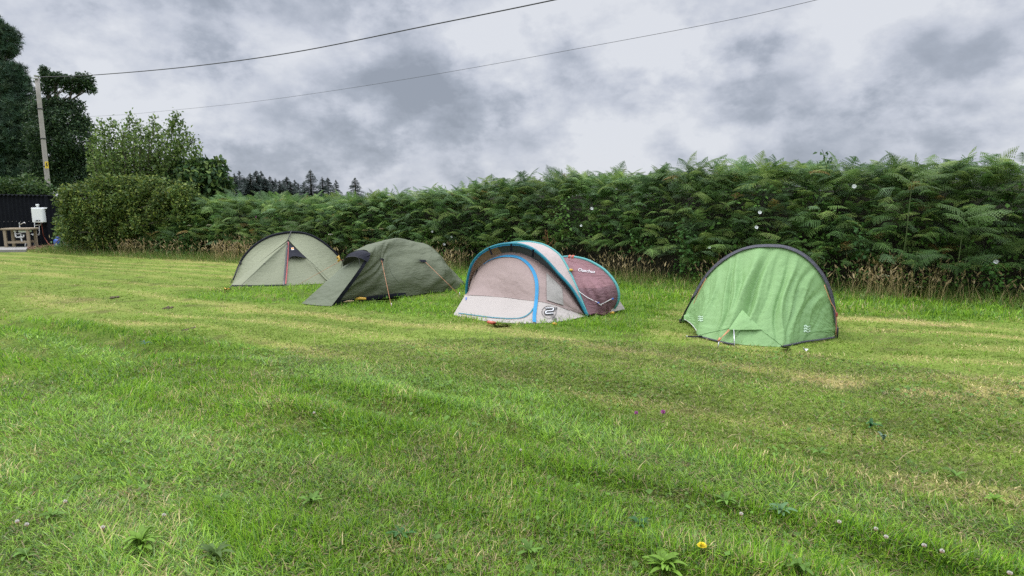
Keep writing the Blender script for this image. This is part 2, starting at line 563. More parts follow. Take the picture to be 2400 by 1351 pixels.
# ground: one sheet, fine near the camera and coarse out to the horizon
def axis(lo, hi, step, far, k=1.35):
    c = list(np.arange(lo, hi + 1e-6, step)); d = step
    while c[-1] < far:
        d *= k; c.append(c[-1] + d)
    d = step
    while c[0] > -far:
        d *= k; c.insert(0, c[0] - d)
    return np.array(c)


gx, gy = axis(-17, 11, .07, 700), axis(.8, 21, .07, 900)
XX, YY = np.meshgrid(gx, gy)
lu, sw_, dk, vg, fl, A_, S_ = field(XX.ravel(), YY.ravel())
big = fbm(XX.ravel() * .9, YY.ravel() * .9, 3, 88)[:, None]
fine = fbm(XX.ravel() * 9, YY.ravel() * 9, 2, 89)[:, None]
gc = (np.array([.125, .170, .034]) * (1 - lu[:, None]) + np.array([.080, .140, .018]) * lu[:, None]) * (.6 + .4 * big + .4 * fine)
gc = gc * (1 - sw_[:, None] * .75) + np.array([.33, .27, .105]) * (sw_[:, None] * .75)
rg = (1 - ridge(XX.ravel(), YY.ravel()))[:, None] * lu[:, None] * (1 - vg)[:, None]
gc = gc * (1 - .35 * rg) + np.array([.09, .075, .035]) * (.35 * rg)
gc = gc * (1 - .5 * dk[:, None]) + np.array([.05, .04, .02]) * (.5 * dk[:, None])
Vg = np.stack([XX.ravel(), YY.ravel(), gz(XX.ravel(), YY.ravel())], 1)
idx = np.arange(len(Vg)).reshape(XX.shape)
Fg = np.stack([idx[:-1, :-1], idx[:-1, 1:], idx[1:, 1:], idx[1:, :-1]], -1).reshape(-1, 4)
M['ground'] = leafmat('turf', 0.0, 0.95, 0.05, 0.75, 95)
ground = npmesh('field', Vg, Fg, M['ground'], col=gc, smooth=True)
tag(ground, 'mown grass field', None, None, 'structure')

# footprints where no blades grow
FOOT = []


def foot(*px):
    FOOT.append([(G(x, y).x, G(x, y).y) for x, y in px])


foot((548, 666), (668, 666), (775, 660), (825, 648), (760, 640), (600, 642))
foot((712, 710), (775, 715), (955, 690), (1088, 669), (960, 655), (800, 690))
foot((1068, 737), (1250, 755), (1372, 739), (1430, 729), (1440, 715), (1300, 690), (1100, 705))
foot((1608, 750), (1640, 786), (1700, 800), (1840, 810), (1955, 788), (1950, 750), (1700, 735))
foot((0, 592), (60, 592), (120, 583), (120, 560), (0, 560))


def inside(px, py):
    m = np.zeros(len(px), bool)
    for poly in FOOT:
        c = np.zeros(len(px), bool); j = len(poly) - 1
        for i in range(len(poly)):
            xi, yi = poly[i]; xj, yj = poly[j]
            c ^= ((yi > py) != (yj > py)) & (px < (xj - xi) * (py - yi) / (yj - yi + 1e-12) + xi)
            j = i
        m |= c
    return m


def blades(name, x, y, z, hgt, wid, az, lean, col, mat, seg=3, label=None, curl=None):
    """one mesh of bent grass blades"""
    n = len(x)
    dx, dy = np.cos(az), np.sin(az)
    wa = RNG.random(n) * 2 * PI                       # direction in which the blade is broad
    wx, wy = np.cos(wa), np.sin(wa)
    cu = np.full(n, .6) if curl is None else curl
    V = np.zeros((n, 2 * seg + 1, 3), np.float32)
    for i in range(seg + 1):
        t = i / seg
        ang = lean * (0.35 + t * (0.65 + cu))           # bends over towards the tip
        # integrate approx: position along the curve
        if i == 0:
            px, pz = np.zeros(n), np.zeros(n)
        else:
            px = px + np.sin(ang) * hgt / seg; pz = pz + np.cos(ang) * hgt / seg
        w = wid * (1 - t ** 1.6) * .5
        if i < seg:
            V[:, 2 * i, 0] = x + dx * px - wx * w; V[:, 2 * i, 1] = y + dy * px - wy * w; V[:, 2 * i, 2] = z + pz
            V[:, 2 * i + 1, 0] = x + dx * px + wx * w; V[:, 2 * i + 1, 1] = y + dy * px + wy * w; V[:, 2 * i + 1, 2] = z + pz
        else:
            V[:, 2 * seg, 0] = x + dx * px; V[:, 2 * seg, 1] = y + dy * px; V[:, 2 * seg, 2] = z + pz
    base = (np.arange(n) * (2 * seg + 1))[:, None]
    F = []
    for i in range(seg - 1):
        F += [[2 * i, 2 * i + 1, 2 * i + 3], [2 * i, 2 * i + 3, 2 * i + 2]]
    F.append([2 * seg - 2, 2 * seg - 1, 2 * seg])
    F = np.concatenate([base + np.array(f)[None] for f in F])
    C = np.repeat(col, 2 * seg + 1, axis=0)
    o = npmesh(name, V.reshape(-1, 3), F, mat, col=C)
    tag(o, label, None, None, 'stuff')
    return o


def scatter(n, r0, r1, half=47.0, pw=0.0):
    """points in a fan in front of the field's edge"""
    u = RNG.random(n)
    r = np.sqrt(r0 * r0 + u * (r1 * r1 - r0 * r0))
    t = np.radians((RNG.random(n) * 2 - 1) * half)
    return r * np.sin(t), r * np.cos(t)


def grow_grass():
    X, Y, W, TA, TT_ = [], [], [], [], []
    for n, r0, r1, half, w, per in ((225000, 1.5, 3.6, 63, .0056, 16), (215000, 3.6, 6, 59, .0068, 14), (150000, 6, 10, 55, .0095, 10), (90000, 10, 15, 51, .013, 6), (58000, 15, 22.5, 48, .018, 4)):
        # two thirds of the blades stand in tufts that splay outwards, the rest fill between
        m = int(n * .66) // per
        cx_, cy_ = scatter(m, r0, r1, half)
        rad = .018 + .022 * RNG.random(m)
        ox = RNG.normal(0, 1, (m, per)) * rad[:, None]; oy = RNG.normal(0, 1, (m, per)) * rad[:, None]
        tx, ty = (cx_[:, None] + ox).ravel(), (cy_[:, None] + oy).ravel()
        ta = (np.arctan2(oy, ox) + RNG.normal(0, .7, (m, per)) + 0).ravel(); tt = np.repeat(RNG.random(m), per)
        x, y = scatter(n - m * per, r0, r1, half)
        X += [tx, x]; Y += [ty, y]; W.append(np.full(n, w) * (.65 + .7 * RNG.random(n)))
        TA += [ta, RNG.random(len(x)) * 2 * PI]; TT_ += [tt, RNG.random(len(x))]
    x, y, w, ta, tt = np.concatenate(X), np.concatenate(Y), np.concatenate(W), np.concatenate(TA), np.concatenate(TT_)
    keep = ~inside(x, y) & (y > 1.2)
    x, y, w, ta, tt = x[keep], y[keep], w[keep], ta[keep], tt[keep]
    col, lush, straw, dark, verge, flat = grass_colours(x, y, RNG)
    col = col * (.84 + .54 * tt)[:, None]
    rd = ridge(x, y)
    thin = (RNG.random(len(x)) > dark * .6) & (RNG.random(len(x)) > lush * (1 - verge) * .35 * (1 - rd))
    s = .43 * x + .9 * y + (fbm(x * .5, y * .5, 3, 5) - .5) * 1.3
    nap = np.sin(s * 2 * PI / 1.32 + .6)
    tuft2 = fbm(x * 1.5, y * 1.5, 3, 62)
    h = (lush * (.030 + .060 * tt) * (.46 + .45 * tuft2 + .60 * rd) + (1 - lush) * (.018 + .026 * tt)) * (.5 + .7 * RNG.random(len(x)))
    h = h * (1 + .6 * verge)
    flow = fbm(x * .8, y * .8, 3, 71) * 2 * PI * 1.6
    mixf = RNG.random(len(x)) < (.30 + .35 * flat)
    az = np.where(mixf, flow + RNG.normal(0, .6, len(x)), ta)
    az = np.where(mixf & (flat > .3), 2.7 + RNG.normal(0, .6, len(x)), az)
    napm = RNG.random(len(x)) < .42
    az = np.where(napm, np.where(nap > 0, 1.13, -2.0) + RNG.normal(0, .55, len(x)), az)
    lean = np.abs(.12 + 1.0 * RNG.random(len(x)) ** 1.3 + .35 * flat + (1 - lush) * .35)
    for lab, nm, m in (('long green grass', 'grass', thin & (lush > .5)), ('short mown grass', 'mown_grass', thin & (lush <= .5))):
        xi, yi = x[m], y[m]
        blades(nm, xi, yi, gz(xi, yi) - .004, h[m], w[m], az[m], lean[m], col[m], M['grass'], 3, lab)


grow_grass()


def thatch():
    x, y = [], []
    for n, r0, r1 in ((85000, 1.6, 3.8), (75000, 3.8, 7)):
        a, b = scatter(n, r0, r1, 58); x.append(a); y.append(b)
    x, y = np.concatenate(x), np.concatenate(y)
    k = ~inside(x, y); x, y = x[k], y[k]; n = len(x)
    c, lush, straw, *_ = grass_colours(x, y, RNG)
    old = (RNG.random(n) < .30)[:, None]
    c = np.where(old, np.array([.27, .23, .11]), c * .75) * (.5 + .7 * RNG.random((n, 1)))
    blades('thatch', x, y, gz(x, y) + .004 + .012 * RNG.random(n) * lush, .03 + .04 * RNG.random(n), .005 + .003 * RNG.random(n), RNG.random(n) * 2 * PI, 1.25 + .3 * RNG.random(n), c, M['grass'], 2, 'matted lower grass and thatch', np.full(n, .1))


thatch()

# long dead stalks and flopped broad blades give the sward its litter
def litter():
    x, y = scatter(6500, 1.9, 9, 47)
    k = ~inside(x, y); x, y = x[k], y[k]
    n = len(x)
    lush, straw, *_ = field(x, y)
    c = np.where((RNG.random(n) < .25 + .5 * straw)[:, None], np.array([.42, .36, .17]), np.array([.15, .25, .035])) * (.6 + .7 * RNG.random((n, 1)))
    blades('loose_grass', x, y, gz(x, y) + .01 + .03 * lush, .04 + .09 * RNG.random(n) ** 2, .004 + .003 * RNG.random(n), RNG.random(n) * 2 * PI,
           1.0 + .45 * RNG.random(n), c, M['grass'], 4, 'flopped grass stalks and clippings', np.full(n, .15))


litter()


# small broad leaves (clover, dandelion, daisy) in the sward
def weeds():
    x, y = scatter(17000, 1.9, 7.0, 47)
    k = (fbm(x * 1.1, y * 1.1, 3, 95) > .52) & ~inside(x, y); x, y = x[k], y[k]
    n = len(x)
    lush, *_ = field(x, y)
    z = gz(x, y) + .006 + lush * .03 * RNG.random(n)
    L = .010 + .016 * RNG.random(n) + .02 * (RNG.random(n) < .08); Wd = L * (.35 + .25 * RNG.random(n))
    az = RNG.random(n) * 2 * PI; el = .1 + .8 * RNG.random(n)
    d = np.stack([np.cos(az) * np.cos(el), np.sin(az) * np.cos(el), np.sin(el)], 1)
    s = np.stack([-np.sin(az), np.cos(az), (RNG.random(n) - .5) * .8], 1)
    p = np.stack([x, y, z], 1)
    L, Wd = L[:, None], Wd[:, None]
    up = np.array([0, 0, 1.0])
    V = np.stack([p, p + d * L * .55 + s * Wd + up * L * .1, p + d * L, p + d * L * .55 - s * Wd + up * L * .1], 1)
    F = np.arange(4 * n).reshape(n, 4)
    c = np.array([.105, .205, .030]) * (.7 + .8 * RNG.random((n, 1)))
    o = npmesh('ground_cover', V.reshape(-1, 3), F, M['grass'], col=np.repeat(c, 4, 0))
    tag(o, 'clover and small broad leaves in the grass', None, None, 'stuff')


weeds()

# ------------------------------------------------------------------ tents
def V3(l):
    return [Vector(p) for p in l]


def wr(shape, su, sv, amp, seed, o=4, warp=.6):
    """fabric wrinkles on a grid"""
    nv, nu = shape
    u, v = np.meshgrid(np.linspace(0, 1, nu), np.linspace(0, 1, nv))
    q = fbm(u * su * .5 + 3, v * sv * .5, 3, seed + 50) * warp
    r = fbm(u * su + q * 3, v * sv + q * 3, o, seed) - .5
    m = np.minimum(1, np.minimum(np.minimum(u, 1 - u), np.minimum(v, 1 - v)) * 12)
    return r * amp * m


def uvg(shape):
    nv, nu = shape
    return np.meshgrid(np.linspace(0, 1, nu), np.linspace(0, 1, nv))


# ---- 1: pale olive single-hoop tent, furthest left
def tent_hoop():
    A, B = G(548, 657), G(836, 640)
    n = vpl(A, B)
    ap = lambda l: [onplane(x, y, A, n) for x, y in l]
    root = thing('hoop_tent', 'pale olive tent with a black hoop over its top and a red door zip', 'tent', ((A + B) / 2)[:])
    left = ap([(548, 657), (562, 620), (580, 592), (606, 569), (640, 552), (683, 545)])
    right = ap([(683, 545), (718, 549), (750, 564), (780, 588), (806, 616), (836, 640)])
    T = at(674, 566, left[-1].y - .22)
    H0, Hs, H1 = G(541, 671), G(566, 672), G(667, 670)
    Hr = G(776, 664); Hr2 = G(815, 654)
    mid1 = T * .5 + Hs * .5 + Vector((0, -.03, .02)); mid2 = T * .45 + Hr * .55 + Vector((0, -.02, .03))
    zipc = [T, T * .6 + H1 * .4 + Vector((0, -.05, 0)), T * .25 + H1 * .75 + Vector((0, -.03, 0)), H1]
    # upper left panel, between hoop and seam
    P = loft([left, [H0, H0 * .6 + T * .4 + Vector((0, .02, .03)), T * .8 + left[-1] * .2, T * .5 + left[-1] * .5]], 60, 40)
    u, v = uvg(P.shape[:2])
    o1, _ = gridmesh('flysheet', P, M['olive'], root, wr(P.shape[:2], 5, 14, .016, 1) - .05 * np.sin(PI * u) * np.sin(PI * v))
    P = loft([[H0, H0 * .6 + T * .4 + Vector((0, .02, .03)), T], [H0, Hs, Hs * .98 + H1 * .02]], 50, 30)
    # triangle between hem corner, seam and door
    P = loft([[Hs, mid1, T], [Hs * .5 + H1 * .5, (Hs + H1 + T * 2) * .25 + Vector((0, -.0, 0)), T * .99 + H1 * .01], zipc[::-1]], 44, 50)
    u, v = uvg(P.shape[:2])
    o2, _ = gridmesh('door_panel', P, M['olive_b'], root, wr(P.shape[:2], 9, 4, .014, 2) - .03 * np.sin(PI * u) * np.sin(PI * v))
    P = loft([[H0, H0 * .6 + T * .4 + Vector((0, .02, .03)), T], [Hs, mid1, T]], 50, 6)
    o2b, _ = gridmesh('flysheet', P, M['olive'], root)
    P = loft([zipc, [T * .99 + H1 * .01, (H1 + Hr + T * 2) * .25 + Vector((0, .02, 0)), H1 * .5 + Hr * .5], [T, mid2, Hr]], 50, 50)
    u, v = uvg(P.shape[:2])
    o3, _ = gridmesh('door_panel', P, M['olive_b'], root, wr(P.shape[:2], 4, 8, .014, 3) - .04 * np.sin(PI * u) * np.sin(PI * v))
    P = loft([right, [T * .5 + right[0] * .5, T * .8 + right[0] * .2, mid2, Hr, Hr2]], 60, 40)
    P = P.copy()
    u, v = uvg(P.shape[:2])
    o4, _ = gridmesh('flysheet', P, M['olive'], root, wr(P.shape[:2], 6, 13, .017, 4) - .05 * np.sin(PI * u) * np.sin(PI * v))
    # back half of the tent
    back = Vector((n.x, n.y, 0)).normalized(); back = back if back.y > 0 else -back
    Bh = [A + back * .1, A * .8 + B * .2 + back * .9, A * .5 + B * .5 + back * 1.35, A * .2 + B * .8 + back * .9, B + back * .1]
    P = loft([left + right[1:], Bh], 60, 24)
    gridmesh('flysheet', P, M['olive_b'], root, wr(P.shape[:2], 6, 10, .015, 5))
    b = bvh_of(o1, o2, o2b, o3, o4)
    hoop = spline(left + right[1:], 60)
    MB().tube(hoop, .028, 8).build('pole_sleeve', M['charcoal'], root, True)
    # cord from the hoop to the door top, then the zip
    cord('guy_line', [left[-1] + Vector((0, 0, .03)), at(679, 552, T.y + .08), at(675, 562, T.y), T + Vector((0, -.02, 0))], .010, M['cord_dark'], root)
    ribbon('door_zip', [(675, 568), (672, 590), (670, 620), (668, 650), (666.5, 669)], .05, b, M['pole_black'], root, .012)
    ribbon('door_zip', [(675.5, 564), (674, 590), (672.5, 620), (671, 645), (669.5, 668)], .022, b, M['red_tape'], root, .026)
    # black vent over the door with its badge
    def vp(x, y, o):
        for j in range(9):
            h, _ = cast(b, x + (0, 2, -2, 0, 0, 4, -4, 6, -6)[j], y + (0, 0, 0, 2, -2, 3, 3, -4, 4)[j], .0)
            if h is not None:
                break
        h = at(x, y, h.y)
        return h + (CAM - h).normalized() * o
    P = loft([[vp(676, 568, .02), vp(697, 586, .03), vp(718, 604, .02)], [vp(675, 590, .04), vp(692, 594, .09), vp(719, 605, .03)], [vp(673, 615, .03), vp(686, 601, .13), vp(719.5, 605.5, .03)]], 20, 12)
    ov, _ = gridmesh('vent_hood', P, M['charcoal'], root)
    bv = bvh_of(ov)
    bad = decal('badge', [(682, 581.5), (688, 580.8), (689.3, 586.5), (683.2, 587)], bv, M['print_white'], ov, .006, 3)
    decal('emblem', [(682.8, 582.2), (687.6, 581.6), (688.4, 585), (683.5, 585.5)], bv, M['print_orange'], bad, .010, 2)
    # seams
    for px in ([(672, 572), (620, 618), (566, 669)], [(720, 607), (745, 630), (776, 661)]):
        ribbon('seam', px, .012, b, M['dkolive'], root, .005)
    ribbon('hem_tape', [(543, 670), (600, 670), (664, 669)], .025, b, M['charcoal'], root, .008)
    # tensioning cords and pegs
    cord('guy_line', [at(563, 618, left[1].y - .03), G(541, 664)], .008, M['cord_dark'], root)
    MB().box(tuple(at(563, 617, left[1].y - .04)), (.05, .03, .06), 0, .01).build('clip', M['dark_plastic'], root)
    pg = MB().tube([G(537, 677, .03), G(531, 678, .05), G(526, 676, .01)], .014, 6).build('peg', M['yellow'], root, True)
    cord('peg_strap', [G(543, 671, .03), G(536, 676, .03)], .008, M['cord_dark'], root)
    MB().tube([at(790, 606, 11.5), at(793, 601, 11.5), at(796, 609, 11.5), at(792, 613, 11.5)], .022, 6).build('line_runner', M['yellow'], root, True)
    MB().tube([at(670.5, 640, T.y - .25), at(672, 652, T.y - .3)], .014, 6).build('zip_pull', M['yellow'], root, True)
    MB().box(tuple(at(620, 619, 11.15)), (.03, .02, .02)).build('toggle', M['dark_plastic'], root)


# ---- 2: dark olive multi-pole tent with a long tongue of a porch
def tent_geo():
    N0, N1, N2, N3, N4, N5 = G(786, 714), G(850, 704), G(938, 696), G(1000, 688), G(1044, 683), G(1093, 669)
    root = thing('tunnel_tent', 'dark olive low tent with black hooded porch and orange guy lines, behind the pinkish tent', 'tent', ((N0 + N4) / 2)[:])

    def hoop(nr, mids, far):
        return [nr] + mids + [far]
    c0 = hoop(N0, [at(823, 658, 9.55), at(864, 599, 9.75), at(846, 586, 10.0), at(806, 606, 10.3)], Vector((-3.1, 10.35, 0)))
    c05 = hoop(N1, [at(868, 652, 9.85), at(889, 606, 10.1), at(886, 569.5, 10.45), at(850, 590, 11.0)], Vector((-3.1, 11.3, 0)))
    c1 = hoop(N2, [at(921, 648, 10.15), at(909, 593, 10.45), at(930, 559, 10.9), at(925, 585, 11.5)], Vector((-2.4, 11.9, 0)))
    c2 = hoop(N3, [at(992, 660, 10.5), at(978, 610, 10.7), at(968, 566.5, 11.2), at(955, 590, 11.8)], Vector((-2.1, 12.1, 0)))
    c3 = hoop(N4, [at(1048, 650, 10.85), at(1038, 615, 11.0), at(1006, 577, 11.4), at(985, 598, 12.0)], Vector((-1.9, 12.2, 0)))
    c4 = hoop(G(1068, 677), [at(1070, 660, 11.25), at(1062, 643, 11.4), at(1048, 622, 11.6), at(1040, 640, 12.0)], Vector((-1.5, 12.2, 0)))
    c5 = hoop(N5, [G(1093, 668, .02), G(1093, 667, .03), G(1092, 666, .04), G(1091, 665.5, .02)], G(1090, 665))
    P = loft([c0, c05, c1, c2, c3, c4, c5], 90, 140)
    u, v = uvg(P.shape[:2])
    # diagonal tension folds low on the near side, slack between hoops
    fold = np.sin((u * 7.5 - v * 5.0 + fbm(u * 4, v * 6, 3, 8) * 1.8) * 2 * PI) * .013 * sst(.5, .12, u) * sst(0, .06, u) * (1 - sst(.72, .85, v))
    o1, Pd = gridmesh('flysheet', P, M['dkolive'], root, wr(P.shape[:2], 10, 16, .03, 12) + fold)
    b = bvh_of(o1)
    # front tongue: a long flat flap from the ground up under the hood
    bl, br = G(707, 712), G(777, 718)
    P = loft([[bl, G(742, 716), br],
              [at(756, 668, 9.62), at(786, 665, 9.52), at(822, 658, 9.5)],
              [at(803, 626, 9.98), at(833, 610, 9.85), at(861, 603, 9.72)]], 30, 40)
    u, v = uvg(P.shape[:2])
    o2, _ = gridmesh('porch_door', P, M['dkolive_b'], root, wr(P.shape[:2], 3, 7, .018, 14) - .03 * np.sin(PI * u) * np.sin(PI * v))
    # far side of the porch
    P = loft([[bl, at(756, 668, 9.62), at(803, 626, 9.98)], [Vector((-3.2, 10.1, 0)), at(796, 640, 10.25), at(806, 606, 10.3)]], 20, 8)
    gridmesh('porch_side', P, M['dkolive'], root)
    # black band down the edge of the door
    P = loft([[at(860, 601, 9.62), at(832, 645, 9.45), at(779, 716, 9.28)], [at(869, 597, 9.68), at(846, 638, 9.5), at(792, 713, 9.34)]], 40, 5)
    gridmesh('door_band', P, M['charcoal'], root)
    # hood
    P = loft([[at(800, 627, 9.86), at(809, 607, 9.78), at(826, 602, 9.66), at(846, 606, 9.56), at(862, 615, 9.56)],
              [at(806, 612, 9.92), at(817, 597, 9.86), at(834, 592, 9.76), at(852, 594, 9.66), at(866, 606, 9.62)],
              [at(813, 605, 10.05), at(826, 594, 10.0), at(843, 586.5, 9.96), at(858, 589, 9.82), at(868.5, 594, 9.72)]], 40, 18)
    oh, _ = gridmesh('porch_hood', P, M['charcoal'], root, wr(P.shape[:2], 5, 3, .02, 15))
    cord('hood_trim', [at(800, 627, 9.84), at(809, 606.5, 9.76), at(826, 601.5, 9.64), at(840, 605, 9.56), at(843, 620, 9.5), at(846, 632, 9.48)], .0025, M['cord_dark'], root, 24)
    # hem: black groundsheet showing below the near side
    ribbon('groundsheet', [(795, 709), (850, 701.5), (900, 695), (950, 691)], .07, b, M['charcoal'], root, .012)
    P = loft([[G(880, 702, .05), G(910, 699, .07), G(940, 696, .04)], [G(882, 705, .005), G(912, 703, .005), G(942, 699, .005)]], 16, 4)
    gridmesh('groundsheet', P, M['charcoal'], root)
    for px in ([(929, 561), (912, 588), (910, 612), (918, 640), (935, 662)], [(1010, 579), (1034, 603), (1045, 640), (1045, 680)], [(931, 561), (968, 567.5), (1004, 578)][:0]):
        if px:
            ribbon('seam', px, .012, b, M['dkolive_b'], root, .004)
    # guy points and lines
    for poly, a, g in (([(887, 604), (900, 612), (895, 614), (889, 612)], (892.5, 612), (917, 718)), ([(979, 611), (997, 612), (999, 617), (985, 616)], (997, 617), (1077, 692))):
        pl = decal('guy_patch', poly, b, M['charcoal'], root, .03, 4)
        h, _ = cast(b, a[0], a[1], .03)
        if h is None:
            continue
        ln = cord('guy_line', [h, G(g[0], g[1], .02)], .003, M['cord_orange'], root)
        e = G(g[0], g[1])
        MB().tube([e + Vector((0, 0, .05)), e + Vector((.01, .01, -.06))], .006, 6).build('peg', M['alloy'], ln, True)
    h = at(803, 609, 10.05)
    cord('guy_line', [h, G(700, 667, .02)], .003, M['cord_orange'], root)


# ---- 3: pop-up tent, taupe and maroon with teal hoops
def tent_popup():
    A, B = G(1097, 706), G(1377, 741)
    n0 = vpl(A, B)
    root = thing('pop_up_tent', 'pinkish taupe and maroon pop-up tent edged with teal hoops', 'tent', ((A + B) / 2)[:])
    f1 = [(1097, 706), (1093.5, 688), (1094.5, 665), (1098, 645), (1106, 620), (1122, 598.5), (1143, 584), (1168, 575), (1196, 571.5), (1223, 574), (1251, 585), (1278, 607), (1306, 638), (1333, 667), (1353, 696), (1377, 741)]
    arch1 = [onplane(x, y, A, n0) for x, y in f1]
    n1 = vpl(A, B, .52)
    f2 = [(1098, 706), (1103, 665), (1118, 625), (1140, 598), (1168, 577), (1196, 570.5), (1220, 568), (1242, 568), (1265, 572), (1280, 577), (1299, 588), (1316, 604), (1334, 636), (1352, 676), (1365, 710), (1377, 740)]
    arch2 = [onplane(x, y, A, n1) for x, y in f2]
    P = loft([arch1, arch2], 80, 12)
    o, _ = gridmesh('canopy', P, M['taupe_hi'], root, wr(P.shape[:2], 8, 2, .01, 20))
    # front edge hoops
    MB().tube(spline(arch1, 80), .021, 8).build('front_hoop', M['teal'], root, True)
    MB().tube(spline([p + Vector((.0, -.012, -.022)) for p in arch1], 80), .0065, 6).build('hoop_piping', M['cyan'], root, True)
    MB().tube(spline(arch2, 80), .020, 8).build('rear_hoop', M['teal_lt'], root, True)
    # rear chamber loop
    A3, B3 = Vector((-.15, 10.55, 0)), G(1429, 732)
    n3 = vpl(A3, B3)
    f3 = [(1200, 692), (1225, 655), (1262, 622), (1300, 607), (1328, 602.5), (1352, 604), (1379, 611), (1407, 626), (1425, 641), (1442, 663), (1450, 685), (1449, 706), (1441, 721), (1429, 732)]
    loop = [onplane(x, y, A3, n3) for x, y in f3]
    mid = [a * .45 + b * .55 + Vector((0, 0, -.55 * max(0, a.z - b.z) - .10 * min(a.z, b.z))) for a, b in zip(V3(spline(arch2, 20)), V3(spline(loop, 20)))]
    P = loft([arch2, mid, loop], 90, 50)
    u, v = uvg(P.shape[:2])
    fold = sst(.80, .9, u) * np.sin(PI * v) * (-.07 + .025 * np.sin(v * 26 + fbm(u * 9, v * 5, 3, 3) * 9))
    orr, _ = gridmesh('inner_chamber', P, M['maroon'], root, wr(P.shape[:2], 14, 6, .022, 22) + fold - .03 * np.sin(PI * v))
    MB().tube(spline(loop, 60), .020, 8).build('chamber_hoop', M['teal_lt'], root, True)
    bk = [Vector((.1, 11.0, 0)), Vector((.7, 10.9, 0)), Vector((1.3, 10.3, 0)), G(1463, 723)]
    P = loft([loop, [G(1429, 732) * 0 + p for p in bk]], 60, 16)
    gridmesh('rear_panel', P, M['beige'], root, wr(P.shape[:2], 8, 4, .015, 24))
    P = loft([[at(1440, 702, 8.75), at(1449, 700, 8.8)], [G(1428, 733, .03), G(1465, 725, .03)]], 10, 6)
    gridmesh('skirt', P, M['beige'], root)
    br = bvh_of(orr)
    # shading of the sagging lower half of the chamber, painted in darker maroon
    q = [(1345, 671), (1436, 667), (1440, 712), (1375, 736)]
    decal('chamber_shade', [(1357, 676), (1400, 677), (1424, 729), (1379, 737)], br, M['maroon_shade'], root, .006, 14)
    decal('chamber_shade', [(1400, 677), (1443, 667), (1447, 706), (1424, 729)], br, M['maroon_shade'], root, .006, 14)
    textpx('lettering', 'Quechua', 1374.5, 636.5, 7.2, br, M['print_white'], root, rot=.12, shear=.15, bold=.008, wscale=1.12, off=.012)
    for x0, y0 in ((1336, 604), (1343.5, 604.5)):
        c = onplane(x0, y0, A3, n3) + Vector((0, 0, .0))
        MB().lathe(c + Vector((0, 0, -.02)), [(.012, 0), (.03, .01), (.034, .03), (.028, .05), (.01, .06)], 10).build('toggle', M['red_plastic'], root, True)
    c = cast(br, 1339, 636, .03)[0]
    if c:
        MB().box(tuple(c), (.06, .04, .035), .3, .012).build('line_runner', M['yellow'], root, True)
    l1 = [cast(br, x, y, .025)[0] for x, y in ((1359, 685), (1378, 699), (1398, 711), (1410, 713), (1432, 701), (1446, 668))]
    l1 = [p for p in l1 if p]
    ck = cord('tether', l1, .0055, M['cord_grey'], root, 30)
    for x, y in ((1399, 712), (1432.5, 701)):
        p = cast(br, x, y, .03)[0]
        if p:
            MB().box(tuple(p), (.03, .02, .025), .2, .006).build('cord_lock', M['blue_paint'], ck)
    if cast(br, 1411, 714, .02)[0]:
        cord('tether', [cast(br, 1411, 714, .025)[0], G(1411, 731, .02)], .005, M['cord_grey'], root)
    # door face: recessed below the canopy and sloping forward to the hem
    d = Vector((n0.x, n0.y, 0)).normalized(); d = d if d.y > 0 else -d
    fa = [(1098, 690), (1101, 665), (1108, 645), (1120, 629), (1143, 609), (1168, 596.5), (1196, 591.5), (1223, 595), (1251, 607), (1278, 626), (1306, 650), (1332, 680), (1352, 708), (1370, 738)]
    Ain = A + d * .10
    face_top = [onplane(x, y, Ain, n0) for x, y in fa]
    hem = [G(x, y) for x, y in [(1062, 739), (1090, 745), (1120, 750), (1160, 755), (1205, 758), (1250, 758), (1295, 756), (1335, 750), (1372, 741)]]
    split = [at(1090, 692, 8.95), at(1130, 693.5, 8.85), at(1180, 697, 8.67), at(1230, 703, 8.42), at(1262, 706, 8.3), at(1300, 715, 8.3), at(1335, 728, 8.38), at(1366, 739.5, 8.48)]
    P = loft([face_top, [a * .5 + b * .5 + Vector((0, -.06, .02)) for a, b in zip(V3(spline(face_top, 24)), V3(spline(split, 24)))], split], 90, 50)
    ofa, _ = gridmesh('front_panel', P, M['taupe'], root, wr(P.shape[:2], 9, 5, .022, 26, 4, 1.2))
    P = loft([split, hem], 90, 24)
    ofb, _ = gridmesh('skirt', P, M['beige'], root, wr(P.shape[:2], 12, 4, .02, 27))
    # mesh strip between face and canopy, tan lining inside the canopy
    P = loft([face_top, [p + Vector((0, 0, -.012)) for p in arch1]], 80, 4)
    gridmesh('mesh_vent', loft([V3(spline(face_top, 60))[22:], V3(spline([p + d * .03 for p in arch1], 60))[22:]], 60, 4), M['meshdark'], root)
    gridmesh('canopy_lining', loft([V3(spline([p + d * .02 for p in face_top], 60))[:24], V3(spline([p + d * .06 for p in arch1], 60))[:24]], 40, 4), M['taupe_in'], root)
    bf = bvh_of(ofa, ofb)
    for p, q in (((1146, 581), (1153, 598)), ((1198, 572), (1198, 590)), ((1250, 585), (1248, 603))):
        a0 = onplane(p[0], p[1], A - d * .03, n0); a1 = onplane(q[0], q[1], A - d * .01, n0)
        sx = Vector((.014, 0, 0))
        MB().add([a0 - sx, a0 + sx, a1 + sx, a1 - sx, a0 - sx + d * .006, a0 + sx + d * .006, a1 + sx + d * .006, a1 - sx + d * .006], [(0, 1, 2, 3), (7, 6, 5, 4), (0, 4, 5, 1), (1, 5, 6, 2), (2, 6, 7, 3), (3, 7, 4, 0)]).build('strap', M['charcoal'], root)
    ribbon('door_zip', [(1135, 621), (1146, 613), (1162, 606), (1180, 602), (1196, 601.5), (1212, 604), (1227, 611), (1241, 624), (1251, 640), (1257, 660), (1258.5, 680), (1257, 705), (1253, 735), (1252, 757)], .050, bf, M['cyan'], root, .012, 80,
           lambda t: min(1, .12 + t * 3.2))
